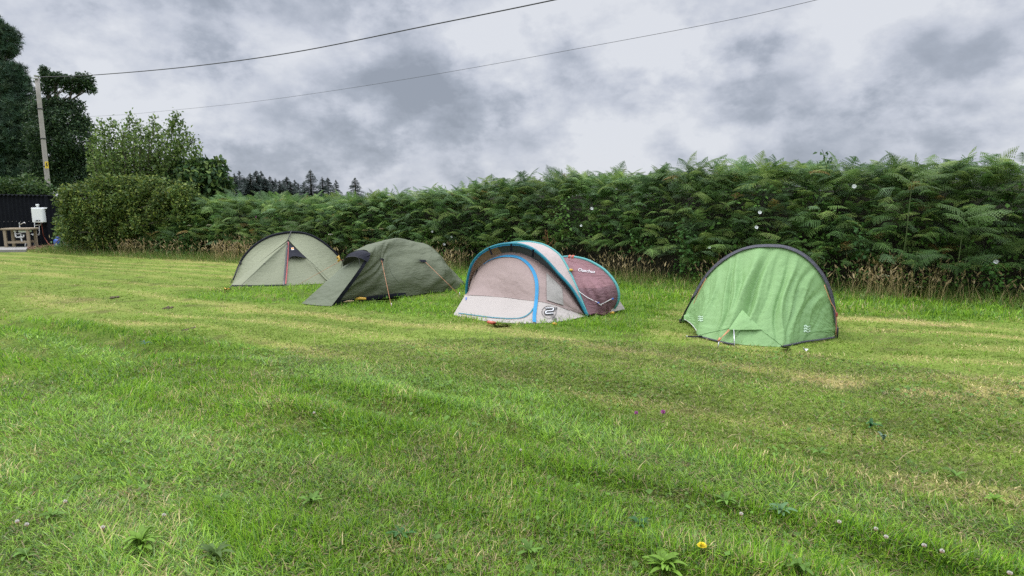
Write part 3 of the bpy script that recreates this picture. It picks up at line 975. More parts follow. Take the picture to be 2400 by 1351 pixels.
    ribbon('zip_line', [(1075, 735.5), (1110, 740), (1160, 746), (1205, 748), (1228, 744), (1243, 734), (1250, 724)], .018, bf, M['teal'], root, .010, 60)
    ribbon('seam', [(1091, 692), (1130, 693.5), (1180, 697), (1230, 703), (1262, 706), (1300, 715), (1335, 728)], .016, bf, M['taupe'], root, .006, 60)
    decal('window_cover', [(1280, 641), (1316, 676), (1320, 717), (1281, 705)], bf, M['flapgrey'], root, .014, 12)
    ribbon('seam', [(1281, 641), (1300, 658), (1317, 676)], .012, bf, M['taupe'], root, .02, 16)
    ribbon('seam', [(1111, 655), (1120, 633)], .03, bf, M['charcoal'], root, .012, 10, lambda t: .2 + t)
    ribbon('seam', [(1119, 634), (1108, 664), (1096, 690)], .008, bf, M['taupe_in'], root, .008, 16)
    # the printed emblem: a round badge with an outlined figure 2 and lettering
    mb = MB()
    circ = [(1286.5 + 16.5 * math.cos(t), 733 + 14.5 * math.sin(t)) for t in np.linspace(-.35, 2 * PI - 1.3, 40)]
    ribmb(mb, circ, .0075, bf, .010, 60)
    c2 = [(1299.5 + 4.2 * math.cos(t), 749 + 4.0 * math.sin(t)) for t in np.linspace(0, 2 * PI, 20)]
    ribmb(mb, c2, .008, bf, .010, 24)
    for dx in (-1.2, 1.3):
        ribmb(mb, [(1299.5 + dx, 746.8), (1299.5 + dx, 751.2)], .008, bf, .011, 4)
    fig = [(1278, 724.5), (1294.5, 723.6), (1296, 727), (1293.5, 730), (1281, 731.2), (1279, 734), (1280, 736.8), (1296, 735.6)]
    ribmb(mb, fig, .046, bf, .011, 40)
    for x0 in (1299, 1303):
        ribmb(mb, [(x0, 727), (x0 + 1.3, 722)], .018, bf, .011, 4)
    mb.build('emblem', M['print_black'], root)
    mw = MB(); ribmb(mw, fig, .015, bf, .016, 40); mw.build('emblem', M['print_white'], root)
    textpx('lettering', 'SECONDS', 1287.5, 739.2, 3.0, bf, M['print_black'], root, rot=-.03, off=.012, bold=.01, wscale=1.15)
    textpx('lettering', 'XL', 1293, 742.9, 2.8, bf, M['print_black'], root, rot=-.03, off=.012, bold=.01)
    decal('print', [(1091, 699), (1094.5, 698), (1093.5, 704), (1091.5, 705)], bf, M['blue_paint'], root, .01, 2)
    # red pegs at the hem
    mp = MB().tube([G(1144, 755, .03), G(1152, 757, .04), G(1160, 757.5, .03)], .022, 6).build('peg', M['red_plastic'], root, True)
    MB().tube([G(1296, 759, .02), G(1303, 759, .03)], .015, 6).build('peg', M['yellow'], root, True)
    MB().tube([G(1431, 734, .02), G(1439, 733, .03)], .018, 6).build('peg', M['yellow'], root, True)
    P = loft([[G(1155, 757, .06), G(1175, 759.5, .04), G(1195, 760, .03)], [G(1155, 759, .0), G(1175, 761, .0), G(1195, 761, .0)]], 10, 3)
    gridmesh('groundsheet', P, M['charcoal'], root)


# ---- 4: bright green tent, nearest
def tent_green():
    A, B = G(1594, 757), G(1960, 790)
    n0 = vpl(A, B)
    root = thing('tunnel_tent', 'bright green tent with a slate grey hoop, nearest to the camera', 'tent', ((A + B) / 2)[:])
    fo = [(1594, 757), (1606, 730), (1623, 699), (1645, 660), (1668, 631), (1697, 606), (1730, 588), (1765, 578), (1800, 575.5), (1835, 577.5), (1868, 588), (1897, 607), (1920, 632), (1937, 658), (1949, 690), (1956, 722), (1959, 755), (1960, 790)]
    arch = [onplane(x, y, A, n0) for x, y in fo]
    fi = [(1603, 747), (1613, 723), (1628, 697), (1649, 660), (1672, 632), (1701, 608), (1733, 590), (1767, 580.5), (1800, 579), (1834, 581), (1865, 591), (1893, 609), (1916, 633), (1933, 660), (1945, 690), (1952, 722), (1957, 755), (1958.5, 788)]
    dd = Vector((n0.x, n0.y, 0)).normalized(); dd = dd if dd.y > 0 else -dd
    inner = [onplane(x, y, A - dd * .03, n0) for x, y in fi]
    hem = [G(1603, 748, .10), G(1618, 758, .05), G(1630, 772, .02), G(1637, 787), G(1668, 795), G(1700, 803), G(1760, 810), G(1838, 813), G(1858, 807), G(1885, 800.5), G(1920, 796), G(1957, 790)]
    # drop from the hoop: upper rows hang nearly straight, the foot reaches forward
    SI = V3(spline(inner, 30)); SH = V3(spline(hem, 30))
    mid = [a * .62 + b * .38 + Vector((0, .0, .035)) for a, b in zip(SI, SH)]
    mid2 = [a * .28 + b * .72 + Vector((0, -.0, .035)) for a, b in zip(SI, SH)]
    P = loft([inner, mid, mid2, hem], 280, 150)
    u, v = uvg(P.shape[:2])
    # hanging folds: each runs down from the hoop; (u at top, u at foot, width, depth)
    dsp = np.zeros_like(u)
    for ut, ub, wd, am in ((.29, .19, .014, .022), (.24, .15, .012, -.014), (.34, .325, .009, .030), (.358, .34, .008, -.026), (.385, .365, .010, .028), (.41, .375, .012, -.022), (.47, .36, .024, .075), (.515, .405, .020, -.062), (.535, .44, .016, .042), (.565, .50, .012, -.018),
                           (.60, .595, .010, -.034), (.622, .618, .011, .034), (.65, .64, .010, -.014), (.70, .66, .013, -.034), (.725, .70, .013, .026), (.78, .75, .012, -.018), (.81, .79, .012, .018), (.86, .85, .012, -.014)):
        c = ut + (ub - ut) * v ** 1.1 + .008 * np.sin(v * 9 + ut * 40)
        dsp += 1.0 * am * np.exp(-((u - c) / wd) ** 2) * np.sin(PI * np.clip(v * .96, 0, 1)) ** .8
    dsp += (fbm(u * 30, v * 2.6 + u * 5, 4, 33) - .5) * .034 * np.sin(PI * v)
    dsp += (fbm(u * 30 + v * 8, v * 22, 4, 34) - .5) * .009 * np.minimum(1, v * 8) * np.minimum(1, (1 - v) * 8)
    dsp -= .04 * np.sin(PI * u) * np.sin(PI * v)
    of, _ = gridmesh('flysheet', P, M['green'], root, dsp)
    b = bvh_of(of)
    # hoop in its sleeve
    AS = V3(spline(arch, 90))
    Pn = loft([AS[11:86], [p - dd * .035 + Vector((0, 0, .006)) for p in AS[11:86]], V3(spline([p - dd * .03 for p in inner], 90))[11:86]], 110, 8)
    gridmesh('pole_sleeve', Pn, M['grey_sleeve'], root, wr(Pn.shape[:2], 60, 1.5, .012, 36, 3, .2))
    MB().tube(AS[10:88], .015, 8).build('pole_sleeve', M['grey_sleeve'], root, True)
    MB().tube(AS[:14], .009, 8).build('pole', M['pole_black'], root, True)
    MB().tube(AS[84:], .009, 8).build('pole', M['pole_black'], root, True)
    MB().lathe(A + Vector((0, 0, -.01)), [(.012, 0), (.017, .01), (.015, .05), (.009, .06)], 10).build('pole_foot', M['pole_black'], root, True)
    MB().lathe(B + Vector((0, 0, -.01)), [(.016, 0), (.022, .01), (.02, .12), (.01, .13)], 10).build('pole_foot', M['pole_black'], root, True)
    # tunnel behind the hoop, dropping to the tail
    tail = A * .5 + B * .5 + dd * 2.1
    half = (B - A).normalized()
    c3 = [tail + half * (.55 * math.cos(t)) * -1 + Vector((0, 0, .42 * math.sin(t))) for t in np.linspace(0, PI, 9)]
    P = loft([arch, c3], 60, 20)
    gridmesh('flysheet', P, M['green_b'], root, wr(P.shape[:2], 6, 10, .02, 37))
    P = loft([c3, [tail + half * (-.5 + .11 * i) + dd * .25 for i in range(9)]], 30, 6)
    gridmesh('flysheet', P, M['green_b'], root)
    # vent at the foot: a hood held out by a prop, and the panel below it
    pk = cast(b, 1738, 726, .01)[0]; Ls = cast(b, 1710, 770, .0)[0]; Rs = cast(b, 1786, 774, .012)[0]
    fw = -dd * .08
    P = loft([[pk, pk + Vector((0, -.004, -.01)), pk], [Ls * .45 + pk * .55 + fw * .45, (Ls + Rs) * .2 + pk * .6 + fw * .55, Rs * .45 + pk * .55 + fw * .12],
              [Ls + fw * 1.0, Ls * .6 + Rs * .4 + fw * .75, Rs]], 40, 24)
    ovh, _ = gridmesh('vent_hood', P, M['green'], root, wr(P.shape[:2], 4, 6, .012, 39))
    P = loft([[cast(b, 1636, 786, .012)[0], cast(b, 1690, 774, .015)[0], cast(b, 1712, 769, .015)[0]], [cast(b, 1637, 786, .012)[0], cast(b, 1668, 790, .012)[0], cast(b, 1700, 800, .012)[0]]], 20, 8)
    for px in ([(1637, 786), (1675, 777), (1712, 769)], [(1738, 727), (1748, 744), (1765, 760), (1790, 778), (1833, 810)], [(1738, 728), (1724, 750), (1711, 769)], [(1841, 811), (1862, 770), (1880, 700)][:0], [(1880, 800), (1905, 778), (1950, 778)]):
        if px:
            ribbon('seam', px, .010, b, M['green_b'], root, .006, 24)
    lo = cast(b, 1722, 807, .0)[0] or G(1722, 809)
    MB().tube([G(1721.5, 811, .0), Ls + fw * .9 + (Rs - Ls) * .16], .006, 6).build('prop', M['alloy'], root, True)
    # guy from the vent and its runner
    tip = Ls + fw * 1.0
    peg = G(1683, 813)
    cord('guy_line', [tip, peg + Vector((0, 0, .06))], .0042, M['cord_orange'], root)
    cord('guy_line', [tip + Vector((.015, 0, -.005)), peg + Vector((.012, -.01, .09))], .004, M['cord_orange'], root)
    MB().tube([peg + Vector((.0, 0, .065)), peg + Vector((.02, 0, .1))], .014, 6).build('line_runner', M['cord_orange'], root, True)
    MB().tube([peg + Vector((.01, 0, .08)), peg + Vector((-.01, -.01, -.05))], .006, 6).build('peg', M['alloy'], root, True)
    # dark webbing along the hem
    for k, px in enumerate(([(1605, 749), (1620, 759), (1632, 774), (1637, 786)], [(1638, 787), (1668, 795), (1700, 802.5), (1720, 806)], [(1832, 811), (1858, 806), (1885, 800), (1920, 795.5), (1955, 790)])):
        pts = [G(x, y + 1.5, .012) for x, y in px] if k else [p + Vector((0, -.01, 0)) for p in hem[:4]]
        MB().tube(spline(pts, 24), .012 if k else .004, 6).build('hem_tape', M['grey_sleeve' if k != 0 else 'cord_grey'], root, True)
    P = loft([[G(1612, 787.5, .035), G(1630, 788, .03), G(1646, 786.5, .05)], [G(1612, 791, .02), G(1630, 791.5, .015), G(1646, 790, .03)]], 12, 4)
    gridmesh('peg_strap', P, M['charcoal'], root)
    MB().tube([G(1610, 788, .05), G(1609, 796, -.03)], .006, 6).build('peg', M['alloy'], root, True)
    P = loft([[G(1831, 811, .06), G(1842, 814, .05), G(1852, 814, .04)], [G(1834, 815, .01), G(1843, 817, .005), G(1853, 816, .005)]], 12, 4)
    gridmesh('peg_strap', P, M['charcoal'], root)
    P = loft([[G(1625, 775, .06), G(1631, 777, .05)], [G(1626, 780, .01), G(1632, 781, .01)]], 5, 4)
    gridmesh('tag', P, M['print_white'], root)
    # side guys running down the hoop
    for l in ([(1655, 653), (1635, 690), (1618, 731), (1606, 751)], [(1932, 668), (1947, 708), (1958, 727), (1960, 755), (1959, 786)]):
        cord('guy_line', [onplane(x, y, A - dd * .09, n0) for x, y in l], .004, M['cord_orange'], root)
    MB().box(tuple(onplane(1961, 738, A - dd * .09, n0)), (.025, .02, .05), 0, .006).build('line_runner', M['red_tape'], root)
    # printed marks: two little flying strokes each
    for cx_, cy_, sc, ml in ((1642, 748, .75, 'print_white'), (1890, 772, 1.0, 'print_white')):
        mb = MB()
        for dy in (-6, 0, 6):
            ribmb(mb, [(cx_ - 7 * sc, cy_ + dy * sc), (cx_ - 2 * sc, cy_ + (dy - 2.2) * sc), (cx_ + 2 * sc, cy_ + (dy + .6) * sc), (cx_ + 8 * sc, cy_ + (dy - 2.0) * sc)], .016 * sc, b, .006, 14)
        mb.build('emblem', M['print_pale'], root)


tent_hoop(); tent_geo(); tent_popup(); tent_green()

# ------------------------------------------------------------------ shed corner, sink, heater, gas bottle
def shed():
    Y0 = 20.6
    R = G(121, 578.5); Lp = Vector((R.x - 4.4, R.y - .05, 0))
    root = thing('shed', 'black corrugated iron shed at the left edge of the field', 'shed', R[:])
    d = (Lp - R).normalized(); back = Vector((-d.y, d.x, 0)); back = back if back.y > 0 else -back
    Hh = 1.84; n = 300; L = (Lp - R).length
    V, F = [], []
    for i in range(n + 1):
        s = L * i / n; o = .022 * math.sin(s * 2 * PI / .15)
        p = R + d * s - back * o
        V += [p, p + Vector((0, 0, Hh + .018 * s))]
    for i in range(n):
        F.append((2 * i, 2 * i + 1, 2 * i + 3, 2 * i + 2))
    MB().add(V, F).build('wall', M['black_iron'], root, True)
    V = []
    for i in range(n + 1):
        s = 1.9 * i / n; o = .022 * math.sin(s * 2 * PI / .15)
        p = R + back * s - d * o
        V += [p, p + Vector((0, 0, Hh))]
    MB().add(V, F).build('wall', M['black_iron'], root, True)
    V = []
    for i in range(n + 1):
        s = -.06 + (L + .06) * i / n; o = .024 * math.sin(s * 2 * PI / .15)
        a = R + d * s - back * .07 + Vector((0, 0, Hh + .02 + .018 * max(s, 0) + o)); b = R + d * s + back * 2.0 + Vector((0, 0, Hh - .12 + o))
        V += [a, b, a - Vector((0, 0, .02))]
    F2 = []
    for i in range(n):
        F2 += [(3 * i, 3 * i + 1, 3 * i + 4, 3 * i + 3), (3 * i + 2, 3 * i, 3 * i + 3, 3 * i + 5)]
    MB().add(V, F2).build('roof', M['black_iron'], root, True)
    mb = MB()
    mb.box(tuple(R + Vector((0, 0, Hh / 2)) - back * .03), (.07, .07, Hh), 0, .01)
    mb.build('corner_trim', M['black_iron'], root)
    for z in (.92,):
        for k in range(12):
            p = R + d * (.10 + k * .15) - back * .032 + Vector((0, 0, z))
            if k > 0:
                MB().lathe(p, [(.010, 0), (.010, .006), (.004, .010)], 6, axis=tuple(-back)).build('fixing', M['pole_wood'], root)
    return R, d, back


SR, SD, SB = shed()


def wallpt(x, y, out=.06):
    """point on the shed's front wall plane, out metres in front of it"""
    n = vpl(SR, SR + SD)
    return onplane(x, y, SR - SB * out, n)


def heater():
    c = wallpt(91, 505, .13); w_, h_ = .41, .52
    root = thing('water_heater', 'white gas water heater fixed to the black shed wall', 'water heater', (c.x, c.y, c.z - h_ / 2))
    rz = math.atan2(SD.y, SD.x) + PI
    MB().box(tuple(c), (w_, .17, h_), rz, .02).build('casing', M['white_metal'], root)
    MB().box(tuple(c + Vector((0, .05, h_ / 2 - .005))), (w_ + .13, .06, .055), rz, .006).build('bracket', M['white_plastic'], root)
    MB().lathe(c + Vector((-.03, .03, h_ / 2 - .01)), [(.045, 0), (.045, .09), (.058, .10), (.058, .14), (.03, .15)], 14).build('flue', M['white_metal'], root, True)
    pn = MB().box(tuple(c - SB * .088 + Vector((.0, 0, -h_ / 2 + .07))), (.19, .012, .045), rz, .004).build('control_panel', M['dark_plastic'], root)
    for s in (-.05, .05):
        MB().lathe(c - SB * .094 + SD * s * -1 + Vector((0, 0, -h_ / 2 + .07)), [(.016, 0), (.016, .018), (.012, .022)], 10, axis=tuple(-SB)).build('knob', M['white_plastic'], pn)
    W = lambda x, y: wallpt(x, y, .07)
    MB().tube([W(81, 521), W(81.5, 546), W(82, 549), W(73, 550)], .013, 8).build('pipe', M['white_plastic'], root, True)
    MB().tube([W(96, 522), W(96, 527.5), W(82, 529)], .013, 8).build('pipe', M['white_plastic'], root, True)
    MB().tube([W(92, 530), W(92.5, 551), W(76, 551.5)], .012, 8).build('pipe', M['white_plastic'], root, True)
    MB().tube([W(81, 546), W(81, 560), W(79.5, 578)], .008, 6).build('cable', M['white_plastic'], root, True)
    MB().lathe(W(90.5, 522) + Vector((0, 0, -.03)), [(.014, 0), (.02, .02), (.02, .05)], 8).build('valve', M['brass'], root)
    hs = cord('gas_hose', [W(98, 523) - SB * .01, W(101, 548), W(106, 560), G(117, 575, .13), G(127, 573, .16), G(134, 567, .28), G(139, 561, .37)], .011, M['hose'], root, 40)


heater()


def sink():
    rz = math.atan2(SD.y, SD.x) + PI
    fl, fr = G(13.5, 585), G(72, 584)
    z0 = .72; c = (fl + fr) / 2
    ex = (fr - fl).normalized(); ey = Vector((-ex.y, ex.x, 0))
    root = thing('sink_bench', 'timber sink bench with white waste pipes against the black shed', 'sink', c[:])
    P = lambda a, b, z: tuple(c + ex * a + ey * b + Vector((0, 0, z)))
    w_ = (fr - fl).length
    rz = math.atan2(ex.y, ex.x)
    MB().box(P(0, .25, z0 - .025), (w_ + .14, .62, .06), rz, .008).build('worktop', M['timber'], root)
    for a in (-w_ / 2 + .03, w_ / 2 - .03):
        for b in (0, .5):
            MB().box(P(a, b, (z0 - .06) / 2), (.085, .07, z0 - .06), rz, .006).build('leg', M['timber'], root)
    MB().box(P(0, .0, .24), (w_ - .1, .035, .075), rz, .005).build('rail', M['timber'], root)
    MB().box(P(0, .5, .24), (w_ - .1, .035, .075), rz, .005).build('rail', M['timber'], root)
    MB().box(P(.16, .22, z0 - .11), (.30, .34, .11), rz, .03).build('basin', M['steel'], root)
    tp = MB().lathe(P(-.06, .4, z0), [(.025, 0), (.025, .03), (.016, .05), (.016, .16), (.02, .18)], 10).build('tap', M['steel'], root, True)
    MB().tube([P(-.06, .4, z0 + .11), P(.03, .36, z0 + .15), P(.13, .32, z0 + .19), P(.16, .31, z0 + .16)], .012, 8).build('spout', M['steel'], tp, True)
    T = lambda l, r=.026: MB().tube([P(*p) for p in l], r, 8).build('waste_pipe', M['white_plastic'], root, True)
    T([(-.08, .1, z0 - .06), (-.08, .1, z0 - .29), (-.05, .1, z0 - .31), (.13, .1, z0 - .31), (.16, .1, z0 - .29), (.16, .1, z0 - .22)])
    T([(.07, .12, z0 - .15), (.07, .12, z0 - .45), (.19, .12, z0 - .45), (.15, .12, .0)], .024)
    T([(-.08, .1, z0 - .19), (.07, .1, z0 - .19)], .016)
    MB().lathe(P(-.08, .1, z0 - .13), [(.03, 0), (.045, .01), (.045, .05), (.03, .06)], 10).build('trap_nut', M['white_plastic'], root)
    MB().lathe(P(.07, .12, z0 - .33), [(.03, 0), (.045, .01), (.045, .05), (.03, .06)], 10).build('trap_nut', M['white_plastic'], root)


sink()
# concrete pad and chippings in front of the shed
pad = [G(-60, 592), G(61, 591), G(66, 584), G(-60, 584)]
mb = MB().add([(p.x, p.y, -.05) for p in pad] + [(p.x, p.y, .075) for p in pad], [(4, 5, 6, 7), (0, 1, 5, 4), (1, 2, 6, 5), (2, 3, 7, 6), (3, 0, 4, 7)])
tag(mb.build('concrete_path', M['concrete']), 'concrete slab', None, None, 'structure')
rr = random.Random(4); mb = MB()
for i in range(420):
    p = G(62 + rr.random() * 66, 577.5 + rr.random() * 9)
    s = .02 + .04 * rr.random()
    mb.box((p.x, p.y, s * .3 + .07 * rr.random() * math.exp(-((p.x - G(90, 582).x) / .5) ** 2)), (s * 1.6, s, s * .5), rr.random() * 6, .004)
tag(mb.build('wood_chippings', M['leaflitter']), 'brown bark chippings below the heater', None, None, 'stuff')

gb = G(139.5, 582)
gas = thing('gas_bottle', 'blue gas bottle standing in the weeds at the corner of the shed', 'gas bottle', gb[:])
MB().lathe(gb, [(.10, 0), (.13, .02), (.15, .05), (.155, .1), (.155, .25), (.14, .30), (.09, .34), (.05, .355)], 20).build('bottle', M['blue_paint'], gas, True)
MB().lathe(gb + Vector((0, 0, .33)), [(.085, 0), (.09, .02), (.09, .06), (.085, .07)], 16).build('collar', M['blue_paint'], gas, True)
MB().lathe(gb + Vector((0, 0, .35)), [(.02, 0), (.02, .05), (.03, .06), (.03, .08)], 8).build('valve', M['brass'], gas)
MB().box(tuple(gb + Vector((.02, -.155, .15))), (.11, .006, .07), 0, .002).build('label_band', M['print_pale'], gas)

# ------------------------------------------------------------------ pole and overhead lines
Yp = 27.0
top = at(86, 178, Yp); b2 = at(113, 440, Yp); bot = top + (b2 - top) * (top.z / (top.z - b2.z)); bot.z = 0
pole = thing('utility_pole', 'weathered grey wooden pole with a yellow sign, in front of the dark trees', 'pole', bot[:])
MB().tube([bot + (top - bot) * t for t in np.linspace(0, 1, 9)], [.105 - .022 * t for t in np.linspace(0, 1, 9)], 14).build('shaft', M['pole_wood'], pole, True)
pd = at(109.5, 385, Yp - .14)
sg = MB().add([tuple(at(x, y, Yp - .15)) for x, y in ((104.5, 379), (113, 379), (114.5, 395), (106, 395))] + [tuple(at(x, y, Yp - .16)) for x, y in ((104.5, 379), (113, 379), (114.5, 395), (106, 395))],
              [(3, 2, 1, 0), (4, 5, 6, 7), (0, 1, 5, 4), (1, 2, 6, 5), (2, 3, 7, 6), (3, 0, 4, 7)]).build('warning_sign', M['sign_yellow'], pole)
MB().add([tuple(at(x, y, Yp - .165)) for x, y in ((108, 382), (111.5, 381.5), (109.5, 387), (112.5, 387), (108.5, 393.5), (109.5, 388.5), (106.8, 388.5))], [(0, 1, 2), (2, 3, 4, 5), (0, 2, 5, 6)]).build('symbol', M['print_black'], sg)
MB().box(tuple(top + Vector((.02, -.1, -.12))), (.20, .06, .06), .1, .01).build('bracket', M['steel'], pole)
MB().lathe(top + Vector((0, 0, -.03)), [(.10, 0), (.105, .02), (.105, .05), (.02, .07)], 12).build('cap', M['steel'], pole)
for t in (.45, .62, .8):
    pp = bot + (top - bot) * t
    MB().lathe(pp, [(.115, 0), (.118, .01), (.118, .03), (.115, .04)], 12).build('strap', M['dark_plastic'], pole)


def line(name, px, y0, y1, r, label):
    Q = spline([(x, y, 0) for x, y in px], 70)
    x0, x1 = px[0][0], px[-1][0]
    pts = [at(q[0], q[1], 1 / ((1 / y0) * (1 - (q[0] - x0) / (x1 - x0)) + (1 / y1) * (q[0] - x0) / (x1 - x0))) for q in Q]
    o = MB().tube([p - pts[0] + pts[0] for p in pts], r, 6).build(name, M['rubber'], None, True, loc=pts[0][:])
    return tag(o, label, 'cable', 'overhead cables')


line('overhead_cable', [(88, 181), (210, 177), (450, 156), (700, 121), (1000, 61), (1300, 0), (1900, -128), (2600, -290)], Yp, 9.5, .015, 'thick black overhead cable from the wooden pole, the upper of the two')
line('overhead_cable', [(150, 276), (260, 271), (350, 264), (640, 233), (1000, 178), (1400, 106), (1700, 49), (1915, 0), (2600, -165)], 50, 13, .0065, 'thin overhead wire, the lower and fainter of the two')

# ------------------------------------------------------------------ bits lying on the grass
yp = G(846, 707)
o = MB().tube([yp + Vector((-.08, -.02, .035)), yp + Vector((-.02, 0, .05)), yp + Vector((.08, .02, .04))], [.02, .026, .02], 8).build('peg_mallet_grip', M['yellow'], None, True, loc=yp[:])
tag(o, 'yellow plastic peg handle lying beside the dark olive tent', 'tent peg')
yp = G(816, 711)
o = MB().tube([yp + Vector((-.07, -.03, .02)), yp + Vector((0, 0, .035)), yp + Vector((.08, .04, .03))], [.008, .011, .007], 6).build('tent_peg', M['pegwood'], None, True, loc=yp[:])
tag(o, 'pale tan peg lying beside the dark olive tent', 'tent peg')


def scrap(x, y, s, name, lab, cat, mat):
    p = G(x, y)
    V, F = [], []
    rr = random.Random(x)
    for j in range(5):
        for i in range(5):
            V.append(p + Vector(((i - 2) * s / 4 + rr.uniform(-.1, .1) * s, (j - 2) * s / 5, .015 + .03 * rr.random() + (.02 if i in (0, 4) else 0))))
    for j in range(4):
        for i in range(4):
            F.append((j * 5 + i, j * 5 + i + 1, j * 5 + i + 6, j * 5 + i + 5))
    o = MB().add(V, F).build(name, mat, None, True, loc=p[:])
    tag(o, lab, cat)


scrap(1888, 827, .05, 'paper_scrap', 'tiny white scrap on the grass in front of the green tent', 'litter', M['print_white'])


def mud(x, y, rx, ry, lab, seed):
    rx *= .5; ry *= .6
    p = G(x, y); rr = random.Random(seed); mb = MB()
    n = 22
    for k in range(16):
        a = rr.random() * 2 * PI; q = rr.random() ** .5 * 1.3
        s = .012 + .03 * rr.random()
        c = p + Vector((math.cos(a) * rx * q, math.sin(a) * ry * q, .004))
        s *= .6; prof = [(s, -.015), (s * .9, s * .1 - .004), (s * .45, s * .35), (.004, s * .4)]
        mb.lathe(tuple(c), prof, 7)
    V, F = [], [tuple(range(n))]
    for k in range(n):
        a = 2 * PI * k / n; r = 1.1 + .35 * rr.random()
        V.append(p + Vector((math.cos(a) * rx * r, math.sin(a) * ry * r, .012)))
    o = mb.build('mud_patch', M['mud'], None, True, loc=p[:])
    tag(o, lab, 'mud patch', 'bare mud patches in the mown grass')


mud(441, 772, .085, .14, 'dark churned mud patch in mown grass, the nearest of three left of the tents', 1)
mud(392, 722, .09, .14, 'dark mud patch in mown grass, the middle-distance one left of the tents', 2)
mud(268, 697, .08, .12, 'small dark mud patch in mown grass, the furthest left and most distant', 3)

# ------------------------------------------------------------------ hedge line and foliage
BASE_PX = [(2900, 745), (2600, 722), (2400, 703), (2200, 692), (2000, 682), (1800, 673), (1650, 665), (1450, 650), (1250, 637), (1100, 629), (950, 623), (800, 617), (650, 610), (550, 604), (430, 599), (330, 594), (200, 588), (130, 584)]
TOP_PX = [(2900, 330), (2600, 345), (2400, 362), (2310, 362), (2150, 380), (2000, 381), (1900, 384), (1800, 382), (1650, 394), (1550, 392), (1470, 408), (1300, 410), (1130, 424), (1050, 446), (900, 449), (820, 460), (700, 462), (600, 468), (550, 452), (480, 465), (430, 470), (380, 480), (330, 470), (200, 470), (130, 475)]
TOP_PX = [(x, y + (18 if x >= 2300 else 6 if 900 < x < 1400 else 10 if x > 500 else 4)) for x, y in TOP_PX]
BX = np.array([p[0] for p in BASE_PX][::-1], float); BY = np.array([p[1] for p in BASE_PX][::-1], float)
TX = np.array([p[0] for p in TOP_PX][::-1], float); TY = np.array([p[1] for p in TOP_PX][::-1], float)
HP, HH = [], []
for x in np.arange(130, 2890, 15.0):
    g = G(x, float(np.interp(x, BX, BY)))
    HP.append((g.x, g.y)); HH.append(at(x, float(np.interp(x, TX, TY)), g.y + .8).z)
HP = np.array(HP); HH = np.array(HH)
HD = np.r_[0, np.cumsum(np.linalg.norm(np.diff(HP, axis=0), axis=1))]
HL = HD[-1]
HT = np.gradient(HP, axis=0); HT /= np.linalg.norm(HT, axis=1, keepdims=True)
HN = np.stack([HT[:, 1], -HT[:, 0]], 1)           # towards the field
HXPX = np.arange(130, 2890, 15.0)


def hat(a):
    """point, outward normal and height of the hedge at distance a along it"""
    i = lambda q: np.interp(a, HD, q)
    p = np.stack([i(HP[:, 0]), i(HP[:, 1])], -1); n = np.stack([i(HN[:, 0]), i(HN[:, 1])], -1)
    return p, n / np.linalg.norm(n, axis=-1, keepdims=True), i(HH)


def a_of_px(x):
    return np.interp(x, HXPX, HD)


def facept(x, y, out=.1):
    yb = float(np.interp(x, BX, BY)); g = G(x, yb)
    return at(x, y, g.y - out)


# earth bank the bracken grows on
ss = np.linspace(0, HL, 160)
p, n, h = hat(ss)
prof = [(-.35, -.05), (-.55, .3), (-.85, .55), (-1.2, .80), (-2.0, .86), (-4, .7), (-6, -.1)]
rows = []
for off, zf in prof:
    q = p + n * off
    z = h * zf * (.9 + .2 * fbm(ss * 1.5, ss * 0 + off, 2, 5))
    rows.append(np.stack([q[:, 0], q[:, 1], z if zf > 0 else np.full_like(z, -.1)], 1))
ob, _ = gridmesh('bank', np.stack(rows), M['soil'], disp=(fbm(np.tile(ss * 2, (len(prof), 1)), np.arange(len(prof))[:, None] * 1.3 + ss * 0, 3, 6) - .5) * .25)
tag(ob, None, None, None, 'structure')


# ------------------------------------------------------------------ bracken
def frond_template(seed):
    r = np.random.default_rng(seed)
    V, F = [], []
    npn = 13; droop = .25 + .5 * r.random()
    pos = lambda t: np.array([t * (1 - .12 * t * droop), 0, .10 * math.sin(t * 2.2) - droop * .38 * t ** 2.2])
    for k in range(npn + 1):
        t = .10 + .90 * k / npn
        ln = .40 * (min(1, (t - .02) / .22) ** .7) * (1 - ((t - .25) / .78) ** 1.25 if t > .25 else 1) + .012
        for sgn in (-1, 1):
            b = pos(t + .02 * sgn * r.random())
            d = np.array([.42 + .25 * t, sgn, -.16 - .2 * droop]) + r.normal(0, .07, 3); d /= np.linalg.norm(d)
            m = max(3, int(7 * ln / .36)); w = .052 * (1 - .35 * t) + .004
            fwd = np.array([1, 0, .0]) - d * d[0]; fwd /= np.linalg.norm(fwd)
            for j in range(m):
                u0, u1 = j / m, (j + 1) / m
                for sg2 in (-1, 1):
                    c0 = b + d * ln * u0 + np.array([0, 0, -.12 * ln * u0 * u0]); c1 = b + d * ln * (u0 + (u1 - u0) * .82) + np.array([0, 0, -.12 * ln * u1 * u1])
                    tip = (c0 + c1) / 2 + fwd * sg2 * w * (1 - u0 * .75) + d * ln * .04 + np.array([0, 0, -.012])
                    i = len(V); V += [c0, c1, tip]; F.append((i, i + 1, i + 2))
    for k in range(6):
        t0, t1 = -.25 + 1.2 * k / 6, -.25 + 1.2 * (k + 1) / 6
        q0, q1 = pos(max(t0, 0)) + (np.array([t0, 0, t0 * .5]) if t0 < 0 else 0), pos(max(t1, 0)) + (np.array([t1, 0, t1 * .5]) if t1 < 0 else 0)
        i = len(V); s = np.array([0, .008, 0]); V += [q0 - s, q0 + s, q1]; F.append((i, i + 1, i + 2))
    return np.array(V), np.array(F)


FT = [frond_template(i) for i in range(7)]


